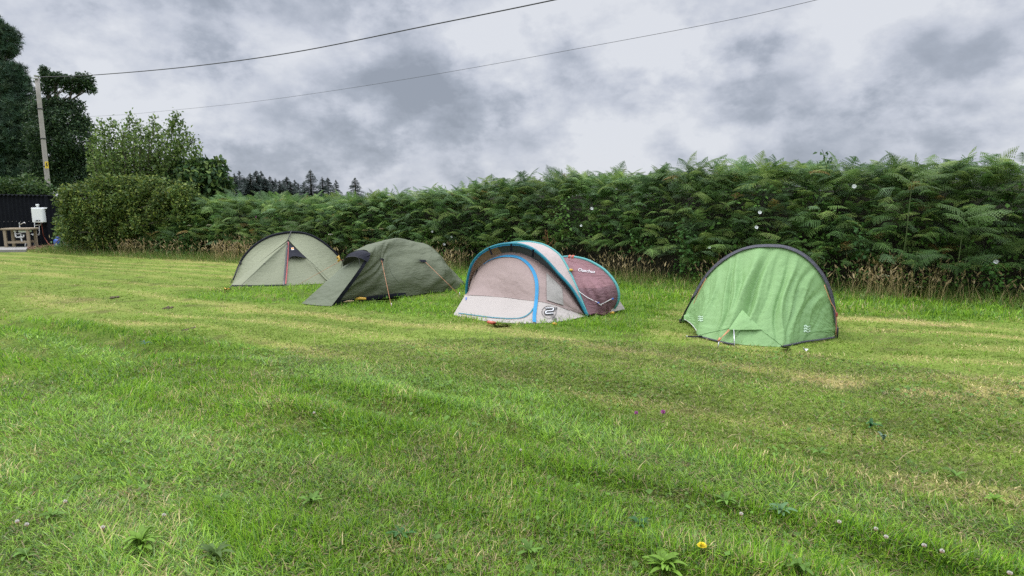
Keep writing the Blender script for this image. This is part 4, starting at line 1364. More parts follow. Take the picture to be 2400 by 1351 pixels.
def place(templates, P, D, U, S, C, name, mat, kind='stuff', label=None, parent=None, which=None):
    """merge many copies of small templates: P position, D pointing, U up hint, S size, C colour"""
    D = D / np.linalg.norm(D, axis=1, keepdims=True)
    W = np.cross(U, D); W /= np.maximum(np.linalg.norm(W, axis=1, keepdims=True), 1e-6); N_ = np.cross(D, W)
    k = RNG.integers(0, len(templates), len(P)) if which is None else which
    Vs, Fs, Cs, off = [], [], [], 0
    for t, (tv, tf) in enumerate(templates):
        m = np.where(k == t)[0]
        if len(m) == 0:
            continue
        X = P[m, None] + S[m, None, None] * (tv[None, :, 0:1] * D[m, None] + tv[None, :, 1:2] * W[m, None] + tv[None, :, 2:3] * N_[m, None])
        Vs.append(X.reshape(-1, 3)); Cs.append(np.repeat(C[m], len(tv), 0))
        Fs.append((tf[None] + (np.arange(len(m)) * len(tv))[:, None, None] + off).reshape(-1, tf.shape[1])); off += len(m) * len(tv)
    o = npmesh(name, np.concatenate(Vs), np.concatenate(Fs), mat, parent, np.concatenate(Cs))
    if kind:
        tag(o, label, None, None, kind)
    return o


def rot_dirs(n, az_spread, el_lo, el_hi):
    az = RNG.normal(0, az_spread, len(n)); el = RNG.uniform(el_lo, el_hi, len(n))
    c, s = np.cos(az), np.sin(az)
    d = np.stack([n[:, 0] * c - n[:, 1] * s, n[:, 0] * s + n[:, 1] * c], 1)
    return np.c_[d * np.cos(el)[:, None], np.sin(el)]


FERN = np.array([[.090, .162, .046], [.064, .124, .038], [.125, .202, .056], [.17, .238, .064], [.095, .158, .072]])


def fern_cols(n, x, y):
    c = FERN[RNG.integers(0, len(FERN), n)]
    b = fbm(x * .9, y * .9 + x * .3, 3, 17)[:, None]
    c = c * 1.25 * (.7 + .6 * b) * (.8 + .4 * RNG.random((n, 1)))
    yl = (RNG.random(n) < .014)[:, None]
    c = np.where(yl, np.array([.26, .19, .06]), c)
    return c


def bracken():
    A0 = a_of_px(350)
    Ps, Ds, Ss = [], [], []
    # face: layers of fronds held out from the bank
    n = 5600
    a = A0 + (HL - A0) * RNG.random(n)
    p, nn, h = hat(a)
    f = RNG.random(n) ** .8
    z = h * (.22 + .76 * f)
    out = .05 - .55 * f + RNG.normal(0, .16, n) - .25 * (fbm(a * 1.2, z * 1.6, 3, 19) - .4)
    q = p + nn * out[:, None]
    Ps.append(np.c_[q, z]); Ds.append(rot_dirs(nn, 1.1, -.3, .6)); Ss.append(RNG.uniform(.20, .52, n))
    # crest: fronds standing and arching on top, back over the bank
    n = 3400
    a = A0 + (HL - A0) * RNG.random(n)
    p, nn, h = hat(a)
    back = RNG.random(n) ** 1.2 * 3.0
    z = h * (.72 + .25 * RNG.random(n) ** .6) + .10 * (fbm(a * .9, back, 3, 23) - .5) * 2 - .03 * back
    q = p - nn * (.45 + back)[:, None]
    Ps.append(np.c_[q, z]); Ds.append(rot_dirs(nn, 1.5, .0, .9)); Ss.append(RNG.uniform(.3, .62, n))
    # scattered tall shoots along the skyline
    n = 90
    a = A0 + (HL - A0) * RNG.random(n)
    p, nn, h = hat(a)
    q = p - nn * RNG.uniform(.4, 1.6, n)[:, None]
    Ps.append(np.c_[q, h * RNG.uniform(.94, 1.0, n)]); Ds.append(rot_dirs(nn, 1.6, .5, 1.25)); Ss.append(RNG.uniform(.3, .55, n))
    P, D, S = np.concatenate(Ps), np.concatenate(Ds), np.concatenate(Ss)
    U = np.c_[RNG.normal(0, .42, (len(P), 2)), np.ones(len(P))]
    place(FT, P, D, U, S, fern_cols(len(P), P[:, 0], P[:, 2]), 'bracken', M['frond'], 'stuff', 'dense bracken growing over the hedge bank')


bracken()

# ------------------------------------------------------------------ leaves
def leaf_tpl(w=.42, fold=.15, n=2):
    V = np.array([[0, 0, 0], [.35, -w * .9, fold * w], [.75, -w * .55, fold * w * .5 - .05], [1, 0, -.12], [.75, w * .55, fold * w * .5 - .05], [.35, w * .9, fold * w], [.45, 0, -.02]])
    F = np.array([[0, 1, 6], [1, 2, 6], [2, 3, 6], [3, 4, 6], [4, 5, 6], [5, 0, 6]])
    return V, F


LT = [leaf_tpl(.36), leaf_tpl(.45, .3), leaf_tpl(.30, .1)]
QT = [(np.array([[0, 0, 0], [.5, -.32, .06], [1, 0, -.1], [.5, .32, .06]]), np.array([[0, 1, 2], [0, 2, 3]])), (np.array([[0, 0, 0], [.55, -.26, -.04], [1, 0, -.2], [.55, .26, .1]]), np.array([[0, 1, 2], [0, 2, 3]]))]


def sphere_dirs(n, up=.3):
    d = RNG.normal(0, 1, (n, 3)); d[:, 2] += up
    return d / np.linalg.norm(d, axis=1, keepdims=True)


def brambles():
    """bramble and bindweed leaves over the lower face and in trails"""
    Ps, Ss, Cs = [], [], []
    A0 = a_of_px(140)
    n = 15000
    a = A0 + (HL - A0) * RNG.random(n); p, nn, h = hat(a)
    f = RNG.random(n) ** 1.5 * .80 + .04
    m = (fbm(a * 1.1, f * 5, 3, 29) > .47)
    a, p, nn, h, f = a[m], p[m], nn[m], h[m], f[m]
    q = p + nn * (.10 - .45 * f + RNG.normal(0, .12, len(a)))[:, None]
    Ps.append(np.c_[q, h * f]); Ss.append(RNG.uniform(.045, .10, len(a)))
    c = np.array([.085, .180, .034]) * (.6 + .8 * RNG.random((len(a), 1))); Cs.append(c)
    # denser trailing leaves in the left part
    n = 7000
    a = a_of_px(150) + (a_of_px(480) - a_of_px(150)) * RNG.random(n); p, nn, h = hat(a)
    f = RNG.random(n) * .85 + .03
    q = p + nn * (.15 - .4 * f + RNG.normal(0, .15, n))[:, None]
    Ps.append(np.c_[q, h * f]); Ss.append(RNG.uniform(.05, .10, n)); Cs.append(np.array([.07, .14, .036]) * (.6 + .8 * RNG.random((n, 1))))
    P, S, C = np.concatenate(Ps), np.concatenate(Ss), np.concatenate(Cs)
    D = sphere_dirs(len(P), -.1); D[:, 1] -= .4
    U = np.c_[RNG.normal(0, .6, (len(P), 2)), np.ones(len(P))]; U[:, 1] -= .5
    place(LT, P, D, U, S, C, 'bramble_leaves', M['leaf'], 'stuff', 'bramble and bindweed leaves on the lower hedge')


brambles()


def tall_grass():
    """tan seeding grass along the hedge foot, and the green verge in front of it"""
    n = 8500
    a = RNG.random(n) * HL
    p, nn, h = hat(a)
    px = np.interp(a, HD, HXPX)
    dens = .10 + .90 * sst(.38, .66, fbm(a * 1.3, a * 0, 3, 43))
    hot = 1.5 * np.exp(-((px - 420) / 150) ** 2) + .9 * np.exp(-((px - 1640) / 60) ** 2) + .8 * np.exp(-((px - 2150) / 330) ** 2) + .5 * np.exp(-((px - 1080) / 60) ** 2)
    k = (RNG.random(n) < dens * (.30 + .75 * hot)) & (px > 175)
    a, p, nn = a[k], p[k], nn[k]; hot = hot[k]; n = len(a)
    o = RNG.uniform(-.1, .85, n)
    q = p + nn * o[:, None]
    L = RNG.uniform(.35, .78, n) * (1 - .3 * (o > .3))
    az = RNG.random(n) * 2 * PI; lean = RNG.uniform(.05, .45, n)
    stc = np.array([.44, .355, .17]) * (.6 + .7 * RNG.random((n, 1)))
    blades('seed_grass', q[:, 0], q[:, 1], np.zeros(n), L, np.full(n, .007), az, lean, stc, M['grass'], 3, 'tan seeding grass stems along the hedge foot')
    # plumes
    dx = np.sin(lean * .9) * L * .93
    tip = np.stack([q[:, 0] + np.cos(az) * dx, q[:, 1] + np.sin(az) * dx, L * np.cos(lean * .8) * .88], 1)
    D = np.stack([np.cos(az) * np.sin(lean * 1.6 + .2), np.sin(az) * np.sin(lean * 1.6 + .2), np.cos(lean * 1.6 + .2)], 1)
    pt = [(np.array([[0, 0, 0], [.35, -.12, .02], [1, 0, -.1], [.35, .12, -.02], [.3, 0, .12], [.3, 0, -.12]]), np.array([[0, 1, 2], [0, 2, 3], [0, 4, 2], [0, 2, 5]]))]
    pc = np.array([.44, .35, .19]) * (.65 + .6 * RNG.random((n, 1)))
    place(pt, tip, D, np.c_[RNG.normal(0, 1, (n, 3))], RNG.uniform(.07, .13, n), pc, 'seed_heads', M['grass'], 'stuff', 'tan seed heads of the tall grass')
    # green verge, long soft grass and flopped stems
    n = 26000
    a = RNG.random(n) * HL; p, nn, h = hat(a)
    o = RNG.uniform(-.3, 1.25, n); q = p + nn * o[:, None]
    keep = ~inside(q[:, 0], q[:, 1]) & (fbm(q[:, 0] * 1.2, q[:, 1] * 1.2, 3, 47) > .28)
    q, o = q[keep], o[keep]; n = len(q)
    L = RNG.uniform(.12, .34, n) * np.clip(1.15 - .6 * np.maximum(o, 0), .3, 1)
    c = np.array([.115, .195, .035]) * (.6 + .8 * RNG.random((n, 1)))
    c = np.where((RNG.random(n) < .2)[:, None], np.array([.34, .28, .12]) * (.7 + .5 * RNG.random((n, 1))), c)
    blades('verge_grass', q[:, 0], q[:, 1], np.zeros(n), L, RNG.uniform(.007, .012, n), RNG.random(n) * 2 * PI, RNG.uniform(.15, .9, n), c, M['grass'], 3, 'long green verge grass under the hedge')


tall_grass()


# ------------------------------------------------------------------ trees and bushes
def limb(mb, a, b, r0, r1, seed, n=6, wob=.06):
    rr = random.Random(seed); a, b = Vector(a), Vector(b); L = (b - a).length
    pts, rs = [], []
    for i in range(n + 1):
        t = i / n
        w = math.sin(PI * t) * wob * L
        pts.append(a + (b - a) * t + Vector((rr.uniform(-1, 1), rr.uniform(-1, 1), rr.uniform(-.5, .5) + .6)) * w)
        rs.append(r0 * (1 - t) + r1 * t)
    mb.tube(pts, rs, 7)
    return pts


def clump_tree(name, label, cat, base, clumps, leaf, count, cols, seed, r0=.2, fork=.35, group=None, tpl=None, mat='leaf', up=.25, shell=.55, flat=1.0, zmin=.05):
    """tapered trunk, limbs running into each clump of foliage, leaves spread through the clumps.
    clumps: (centre Vector, rx, ry, rz, weight)"""
    global RNG
    root = thing(name, label, cat, base[:], group)
    rr = random.Random(seed); mb = MB()
    top = max((c[0] for c in clumps), key=lambda v: v.z)
    trunk = limb(mb, base, Vector((top.x * .75 + base.x * .25, top.y * .75 + base.y * .25, top.z * .93)), r0, r0 * .18, seed, 8, .02)
    for i, c in enumerate(clumps):
        t = min(.92, max(fork, (c[0].z - c[3] * .6) / max(top.z, .1) - .1)) if top.z > 0 else .5
        s = trunk[min(8, max(1, int(t * 8)))]
        pts = limb(mb, s, c[0], r0 * .35, r0 * .07, seed + i, 5, .08)
        for j in range(4):
            e = c[0] + Vector((rr.uniform(-.8, .8) * c[1], rr.uniform(-.8, .8) * c[2], rr.uniform(-.5, .9) * c[3]))
            limb(mb, pts[3 + j % 2], e, r0 * .08, r0 * .02, seed + i * 7 + j, 3, .06)
    mb.build('trunk', M['bark'], root, True)
    wt = np.array([c[4] for c in clumps], float); wt /= wt.sum()
    k = RNG.choice(len(clumps), count, p=wt)
    C0 = np.array([tuple(c[0]) for c in clumps]); R = np.array([c[1:4] for c in clumps])
    d = sphere_dirs(count, 0.1); rad = shell + (1 - shell) * RNG.random(count) ** .6
    rad = np.where(RNG.random(count) < .3, RNG.random(count) ** .5 * .9, rad)
    rad = rad * (.55 + .95 * fbm(d[:, 0] * 2.6 + k * 5, d[:, 2] * 2.6 + d[:, 1] * 2, 4, seed))
    P = C0[k] + d * R[k] * rad[:, None]
    P = P[P[:, 2] > zmin] ; n = len(P)
    D = sphere_dirs(n, up); U = np.c_[RNG.normal(0, .7 * flat, (n, 2)), np.ones(n)]
    cc = np.array(cols)[RNG.integers(0, len(cols), n)] * (.65 + .7 * RNG.random((n, 1)))
    S = RNG.uniform(leaf * .65, leaf * 1.35, n)
    place(tpl or QT, P, D, U, S, cc, 'crown', M[mat], None, None, root)
    return root


def pc(px, py, Y, rxpx, rypx, w=None, dz=0.0, ry=None):
    """clump from a picture-sized ellipse at depth Y"""
    c = at(px, py, Y + dz); s = Y / FPX
    return (c, rxpx * s, (ry or min(rxpx, rypx) * s * 1.0), rypx * s, w if w else rxpx * rypx)


DK = [(.034, .066, .032), (.048, .086, .038), (.027, .052, .029), (.068, .106, .044)]
# needle tuft: a burst of thin blades
def tuft_tpl(seed, n=16):
    r = np.random.default_rng(seed); V, F = [], []
    for i in range(n):
        d = r.normal(0, 1, 3); d[0] += .9; d[2] += .5; d /= np.linalg.norm(d)
        s = np.cross(d, r.normal(0, 1, 3)); s /= np.linalg.norm(s)
        b = r.normal(0, .12, 3); k = len(V)
        V += [b - s * .06, b + s * .06, b + d]; F.append((k, k + 1, k + 2))
    return np.array(V), np.array(F)


TT = [tuft_tpl(i) for i in range(5)]
Yt = 36
clump_tree('pine_tree', 'tall dark pine rising at the left edge behind the shed', 'tree', Vector((at(-12, 300, Yt).x, Yt, 0)),
           [pc(12, 92, Yt, 34, 30, dz=.2), pc(-22, 70, Yt, 34, 30), pc(-18, 130, Yt, 36, 32), pc(22, 118, Yt, 20, 14), pc(28, 172, Yt, 36, 22, dz=-.4), pc(-10, 195, Yt, 50, 34), pc(42, 205, Yt, 34, 30, dz=-.3),
            pc(10, 250, Yt, 60, 40, dz=.3), pc(52, 262, Yt, 36, 38, dz=-.5), pc(-30, 280, Yt, 50, 50), pc(28, 320, Yt, 62, 46, dz=-.5), pc(60, 350, Yt, 40, 44), pc(-10, 360, Yt, 60, 60), pc(40, 405, Yt, 66, 46), pc(-30, 430, Yt, 60, 50), pc(70, 430, Yt, 46, 40)],
           .23, 13000, [(.044, .084, .050), (.034, .068, .042), (.064, .102, .054)], 101, .30, .2, tpl=TT, mat='needle', up=.6, shell=.45)
Yt = 33
clump_tree('broadleaf_tree', 'dark broadleaf tree with a flat projecting top branch behind the pole', 'tree', Vector((at(135, 300, Yt).x, Yt, 0)),
           [pc(105, 172, Yt, 10, 15, 260), pc(128, 185, Yt, 30, 14, 560), pc(160, 192, Yt, 30, 15, 600), pc(196, 190, Yt, 24, 17, 520), pc(212, 208, Yt, 12, 12, 180), pc(175, 212, Yt, 22, 8, 220), pc(112, 205, Yt, 20, 18, 400),
            pc(130, 248, Yt, 38, 20), pc(172, 250, Yt, 26, 16), pc(100, 260, Yt, 30, 30), pc(150, 285, Yt, 50, 30, dz=-.4), pc(190, 292, Yt, 24, 24), pc(110, 320, Yt, 46, 40, dz=-.3), pc(175, 330, Yt, 44, 38, dz=-.5),
            pc(140, 375, Yt, 60, 40), pc(195, 380, Yt, 44, 36), pc(110, 410, Yt, 50, 40), pc(180, 425, Yt, 60, 40), pc(240, 420, Yt, 50, 40)],
           .125, 42000, DK, 202, .22, .3, up=.0)
clump_tree('shrub', 'mid green shrub showing over the roof of the black shed', 'shrub', G(52, 555).xyz * 1 if False else Vector((at(50, 440, 23.5).x, 23.5, 0)),
           [pc(15, 452, 23.5, 46, 34), pc(60, 446, 23.5, 44, 34), pc(98, 456, 23.5, 32, 26), pc(-40, 450, 23.5, 50, 40), pc(40, 490, 23.5, 80, 40), pc(-60, 500, 23.5, 60, 40)], .12, 9000,
           [(.055, .10, .03), (.038, .078, .026), (.085, .135, .035)], 303, .06)


# sparse willow with upright shoots
def willow():
    Y = 20.4
    base = Vector((at(330, 560, Y).x, Y, 0))
    root = thing('willow_bush', 'tall sparse willow bush with upright leafy shoots above the hedge', 'bush', base[:])
    rr = random.Random(5); mb = MB()
    shoots = []
    spots = [(222, 300, 240, 400), (236, 288, 260, 390), (250, 302, 268, 390), (262, 285, 285, 400), (285, 305, 296, 400), (303, 276, 306, 390), (318, 284, 318, 400), (331, 300, 330, 400), (292, 318, 300, 420), (352, 308, 345, 400), (362, 284, 352, 390), (372, 300, 360, 400),
             (390, 310, 366, 400), (405, 290, 380, 400), (418, 276, 385, 390), (428, 298, 395, 400), (440, 312, 396, 410), (455, 330, 400, 420), (468, 346, 400, 430), (210, 330, 235, 420), (215, 352, 240, 430), (345, 322, 340, 420), (275, 330, 290, 420), (430, 335, 390, 420), (462, 372, 410, 440),
             (240, 330, 262, 430), (310, 320, 318, 430), (380, 335, 360, 430), (415, 345, 380, 430), (330, 345, 335, 440), (260, 360, 280, 440)]
    P, C = [], []
    for i, (x1, y1, x0, y0) in enumerate(spots):
        dz = rr.uniform(-.9, .9)
        y1 += -6 + rr.uniform(-6, 6)
        a = at(x0, y0 + 20, Y + dz * .6); b = at(x1, y1, Y + dz)
        pts = limb(mb, a, b, .022, .006, i, 6, .03)
        limb(mb, base + Vector((rr.uniform(-.4, .4), rr.uniform(-.3, .3), .4)), a, .05, .022, i + 50, 5, .05)
        L = (b - a).length
        for j in range(int(150 * L)):
            t = rr.random() ** .75
            q = a + (b - a) * t
            sp = .15 * (1 - .75 * t) + .035
            P.append((q.x + rr.gauss(0, sp), q.y + rr.gauss(0, sp), q.z + rr.gauss(0, .08)))
    mb.build('trunk', M['bark'], root, True)
    P = np.array(P); n = len(P)
    D = sphere_dirs(n, .9); U = np.c_[RNG.normal(0, 1, (n, 2)), np.ones(n)]
    cols = np.array([(.13, .20, .05), (.095, .155, .042), (.175, .24, .06), (.07, .12, .035)])
    place(QT, P, D, U, RNG.uniform(.06, .135, n), cols[RNG.integers(0, 4, n)] * (.75 + .6 * RNG.random((n, 1))), 'crown', M['leaf'], None, None, root)
    # lower body of the bush
    cl = [pc(x, y, Y, rx, ry, dz=d) for x, y, rx, ry, d in ((250, 390, 40, 36, .9), (310, 385, 50, 44, .6), (370, 395, 48, 40, 0), (420, 410, 40, 40, .2), (290, 450, 70, 50, -.2), (370, 460, 70, 60, -.3), (330, 520, 90, 60, -.2))]
    C0 = np.array([tuple(c[0]) for c in cl]); R = np.array([c[1:4] for c in cl]); k = RNG.integers(0, len(cl), 9500)
    P = C0[k] + sphere_dirs(9500, .1) * R[k] * (RNG.random((9500, 1)) ** .35); n = len(P)
    P = P[P[:, 2] > .05]; n = len(P)
    place(QT, P, sphere_dirs(n, .3), np.c_[RNG.normal(0, .8, (n, 2)), np.ones(n)], RNG.uniform(.06, .13, n), cols[RNG.integers(0, 4, n)] * (.55 + .6 * RNG.random((n, 1))), 'crown', M['leaf'], None, None, root)


willow()
Yt = 20.0
clump_tree('sycamore_bush', 'rounded dark green sycamore bush at the right of the willow', 'bush', Vector((at(470, 560, Yt).x, Yt + .4, 0)),
           [pc(440, 400, Yt, 34, 26), pc(478, 398, Yt, 34, 30), pc(508, 392, Yt, 22, 20), pc(405, 430, Yt, 40, 34), pc(455, 432, Yt, 44, 36, dz=-.5), pc(508, 428, Yt, 34, 32, dz=-.3), pc(525, 450, Yt, 24, 30), pc(430, 480, Yt, 56, 46, dz=-.4), pc(490, 480, Yt, 48, 46, dz=-.3), pc(440, 530, Yt, 70, 50)],
           .155, 9500, [(.042, .088, .028), (.065, .118, .034), (.030, .066, .025), (.12, .175, .045)], 404, .09, tpl=LT, up=-.1, flat=.8)
Yt = 18.6
hr_ = random.Random(9); HAW = []
for hx in range(152, 440, 13):
    ytop = 446 - 26 * math.sin(PI * min(.62, (hx - 140) / 260)) + hr_.uniform(-13, 11) + max(0, hx - 330) * .22
    hy = ytop + 12
    while hy < (572 if hx < 330 else 530):
        HAW.append((hx + hr_.uniform(-8, 8), hy, hr_.uniform(15, 26), hr_.uniform(-.45, .35))); hy += hr_.uniform(20, 30)
clump_tree('hawthorn_hedge', 'clipped leafy hedge with a pale sunlit top beside the black shed', 'hedge', Vector((at(230, 588, Yt).x, Yt + .5, 0)),
           [pc(hx, hy, Yt + 1.0 - .0035 * (hx - 130), hr * .9, hr, dz=hd) for hx, hy, hr, hd in HAW],
           .085, 30000, [(.135, .195, .048), (.10, .16, .042), (.22, .265, .06), (.075, .125, .04)], 505, .06, up=.2)


# ------------------------------------------------------------------ far conifers, one by one
def spruce_mesh(seed, dead=False):
    rr = random.Random(seed); tr = MB(); V, F, C = [], [], []
    tr.tube([(0, 0, 0), (0, 0, .5), (0, 0, 1)], [.022, .013, .002], 6)
    z = .10
    while z < .985:
        L = .30 * (1 - z) * rr.uniform(.7, 1.15) + .006
        for k in range(rr.randint(6, 8)):
            az = rr.random() * 2 * PI; dr = rr.uniform(-.25, .15) + (.25 if z > .8 else 0)
            d = Vector((math.cos(az), math.sin(az), dr)); s = Vector((-math.sin(az), math.cos(az), 0))
            b = Vector((0, 0, z))
            m = 9
            for j in range(m):
                t = (j + .5) / m
                q = b + d * L * t + Vector((0, 0, -.10 * L * t * t * 2))
                for sg in (-1, 1):
                    i = len(V); w = L * .30 * (1 - t * .6)
                    V += [q, q + d * L * .12, q + s * sg * w + d * L * .10 + Vector((0, 0, -rr.random() * .035))]
                    F.append((i, i + 1, i + 2))
        z += rr.uniform(.024, .042) * (1.15 - z * .5)
    return tr, np.array([tuple(v) for v in V]), np.array(F)


SPR = [spruce_mesh(s) for s in range(4)]


def far_trees():
    spots = [(548, 404, 62, 'dark spruce tip just clear of the sycamore bush'), (560, 398, 64, 'dark spruce beside the bush, second of the far row'), (586, 404, 58, 'broad dark far conifer left of the twin-topped pair'), (600, 397, 60, 'dark far conifer, left of two joined tops'), (611, 399, 62, 'dark far conifer, right of two joined tops'),
             (632, 411, 64, 'lower dark conifer in the dip of the far row'), (645, 416, 66, 'slim dark conifer in the dip of the far row'), (672, 412, 62, 'dark conifer left of the tallest pointed spruce'), (690, 420, 66, 'low dark conifer touching the tallest spruce'), (727, 396, 60, 'tallest pointed dark spruce standing clear on the skyline'),
             (755, 413, 62, 'bushy dark conifer, left of two right of the tallest spruce'), (768, 414, 64, 'bushy dark conifer, right of two right of the tallest spruce'), (787, 420, 66, 'small slim spruce tip on the skyline'), (832, 414, 62, 'lone dark conifer at the right end of the far row')]
    for x, y in ((553, 412), (572, 413), (580, 418), (592, 412), (606, 413), (620, 414), (626, 419), (639, 421), (655, 421), (664, 419), (681, 424), (699, 428), (712, 424)):
        spots.append((x, y, 60 + (x % 5), 'low dark conifer filling the far row between the sycamore bush and the tallest spruce'))
    wid = [.9, 1.0, 2.0, 1.5, 1.3, 1.3, 1.0, 1.5, 1.3, 1.25, 1.2, 1.2, .8, 1.3] + [2.0] * 13
    for i, ((x, y, Y, lab), wd) in enumerate(zip(spots, wid)):
        Y *= 1.9; tp = at(x, y + 1, Y); h = tp.z + .6
        root = thing('spruce_tree', lab, 'tree', (tp.x, Y, -.6), 'far dark conifers beyond the hedge' if i < 14 else 'low far conifers beyond the hedge')
        tr, V, F = SPR[i % 4]
        an = i * 1.7; c, s = math.cos(an), math.sin(an)
        xy = np.array([[c, -s], [s, c]])
        def tf(A):
            A = np.array(A, float); B = A.copy(); B[:, :2] = A[:, :2] @ xy.T * h * (.95 + .75 * wd); B[:, 2] = A[:, 2] * h
            return B + np.array([tp.x, Y, -.6])
        m2 = MB(); m2.V = [tuple(v) for v in tf(tr.V)]; m2.F = tr.F; m2.build('trunk', M['bark'], root)
        cc = np.repeat(np.array([(.036, .054, .046)]) * (.7 + .5 * RNG.random((len(F), 1))), 3, 0)
        npmesh('crown', tf(V), F, M['needle'], root, cc)


far_trees()


# ------------------------------------------------------------------ flowers and single plants
def funnel(mb, c, d, r, cols):
    d = Vector(d).normalized(); e = d.orthogonal().normalized(); f = d.cross(e); n = 20
    rings = [(.10, -.9), (.25, -.45), (.6, -.08), (1.0, .02)]
    V, F, C = [], [], []
    for q, z in rings:
        for k in range(n):
            a = 2 * PI * k / n; s = q * (1 + (.05 * math.cos(5 * a) if q > .5 else 0))
            V.append(c + (e * math.cos(a) + f * math.sin(a)) * r * s + d * r * z)
    for i in range(3):
        for k in range(n):
            j = (k + 1) % n; F.append((i * n + k, i * n + j, (i + 1) * n + j, (i + 1) * n + k))
    mb.add(V, F, cols)


BIND = [(1387, 489, .040, 'white bindweed flower high in the hedge above the pop-up tent'), (1362, 529, .030, 'white bindweed flower hanging low in the hedge above the maroon chamber'), (1041, 573, .038, 'white bindweed flower just above the tail of the dark olive tent'), (1058, 556, .030, 'small white bindweed flower, upper one above the dark olive tent tail'),
        (1663, 580, .034, 'white bindweed flower in the hedge left of the green tent top'), (1781, 498, .038, 'white bindweed flower, upper of two above the green tent'), (1773, 533, .038, 'white bindweed flower, lower of two above the green tent'), (2002, 437, .042, 'largest white bindweed flower high in the hedge right of the green tent'),
        (2334, 614, .042, 'white bindweed flower low in the hedge near the right edge'), (214, 507, .032, 'white flower in the clipped hedge near the shed, left of a cluster'), (231, 487, .030, 'white flower in the clipped hedge near the shed, topmost of a cluster'), (235, 511, .028, 'white flower in the clipped hedge near the shed, lowest of a cluster'), (1013, 543, .03, 'faint white bindweed flower in deep shade above the dark olive tent')]
for i, (x, y, r, lab) in enumerate(BIND):
    c = facept(x, y, .32 if x > 400 else .9)
    root = thing('bindweed_flower', lab, 'flower', c[:], 'white bindweed flowers in the hedge')
    r *= .85; mb = MB(); rr = random.Random(i)
    d = ((CAM - c).normalized() + Vector((rr.uniform(-.5, .5), 0, rr.uniform(-.1, .5))))
    funnel(mb, c, d, r, (.68, .70, .70)); mb.build('petals', M['petal'], root, True)
    MB().tube([c - d.normalized() * r * .85, c + Vector((0, .15, -.12)), c + Vector((.05, .4, -.35))], .004, 5, c=(.06, .13, .03)).build('stem', M['leaf'], root)


def umbel(x, y, r, ybase, lab, col, group):
    c = facept(x, y, .28); g = Vector((c.x + .04, c.y + .05, 0))
    root = thing('umbel_flower', lab, 'flower', g[:], group)
    mb = MB().tube([g, g * .5 + c * .5 + Vector((.02, 0, 0)), c - Vector((0, 0, .06))], [.007, .006, .004], 5, c=(.12, .15, .05))
    hd = MB(); rr = random.Random(int(x))
    for k in range(22):
        a = k * 2.4; q = math.sqrt((k + .5) / 22) * r
        e = c + Vector((math.cos(a) * q, math.sin(a) * q, -.25 * q * q / r + rr.uniform(-.004, .004)))
        mb.tube([c - Vector((0, 0, .06)), e], .002, 4, c=(.14, .16, .06))
        for j in range(5):
            p = e + Vector((rr.gauss(0, .008), rr.gauss(0, .008), rr.gauss(0, .003)))
            hd.add([p + Vector((-.008, -.006, 0)), p + Vector((.008, -.006, .002)), p + Vector((.006, .008, 0)), p + Vector((-.007, .007, .003))], [(0, 1, 2, 3)], col)
    mb.build('stem', M['leaf'], root); hd.build('flower_head', M['petal'], root)


for x, y, r, lab, col in ((774, 549, .055, 'flat white umbel flower right of the pale olive tent peak', (.72, .72, .62)), (856, 539, .075, 'tan seeding umbel, left of two above the dark olive tent', (.42, .33, .18)), (872, 538, .05, 'tan seeding umbel, right of two above the dark olive tent', (.42, .33, .18)), (894, 536, .06, 'pale brown umbel above the guy point of the dark olive tent', (.38, .32, .2)), (917, 536, .05, 'pale brown umbel behind the dark olive tent peak', (.40, .36, .24)),
                          (444, 528, .07, 'creamy white umbel low in the bracken, left of a pair', (.6, .6, .42)), (490, 527, .07, 'creamy white umbel in the bracken, right of a pair', (.6, .6, .42)), (461, 545, .05, 'small white umbel below the creamy pair', (.65, .65, .5)), (2075, 645, .09, 'flat pale umbel at the hedge foot right of the green tent', (.60, .66, .42)), (2155, 672, .06, 'small pale umbel among the tan grass right of the green tent', (.55, .55, .35))):
    umbel(x, y, r, 0, lab, col, 'umbels along the hedge')


def thistle(x, y, lab):
    c = facept(x, y, .35); g = Vector((c.x - .2, c.y + .1, 0))
    root = thing('thistle', lab, 'flower', g[:], 'purple thistles in the bracken')
    MB().tube([g, g * .5 + c * .5, c - Vector((0, 0, .03))], .006, 5, c=(.09, .13, .06)).build('stem', M['leaf'], root)
    mb = MB(); rr = random.Random(int(y))
    for k in range(40):
        a = rr.random() * 2 * PI; t = rr.random() * .6
        mb.tube([c, c + Vector((math.cos(a) * t * .035, math.sin(a) * t * .035, .045))], [.004, .002], 3, c=(.42, .14, .34))
    mb.build('flower_head', M['petal'], root)
    MB().lathe(c + Vector((0, 0, -.035)), [(.006, 0), (.02, .015), (.018, .035), (.01, .045)], 8).build('bud', M['bark'], root, True)


thistle(600, 511, 'purple thistle above the bracken, upper of two left of the tents')
thistle(555, 534, 'purple thistle in the bracken, lower of two left of the tents')


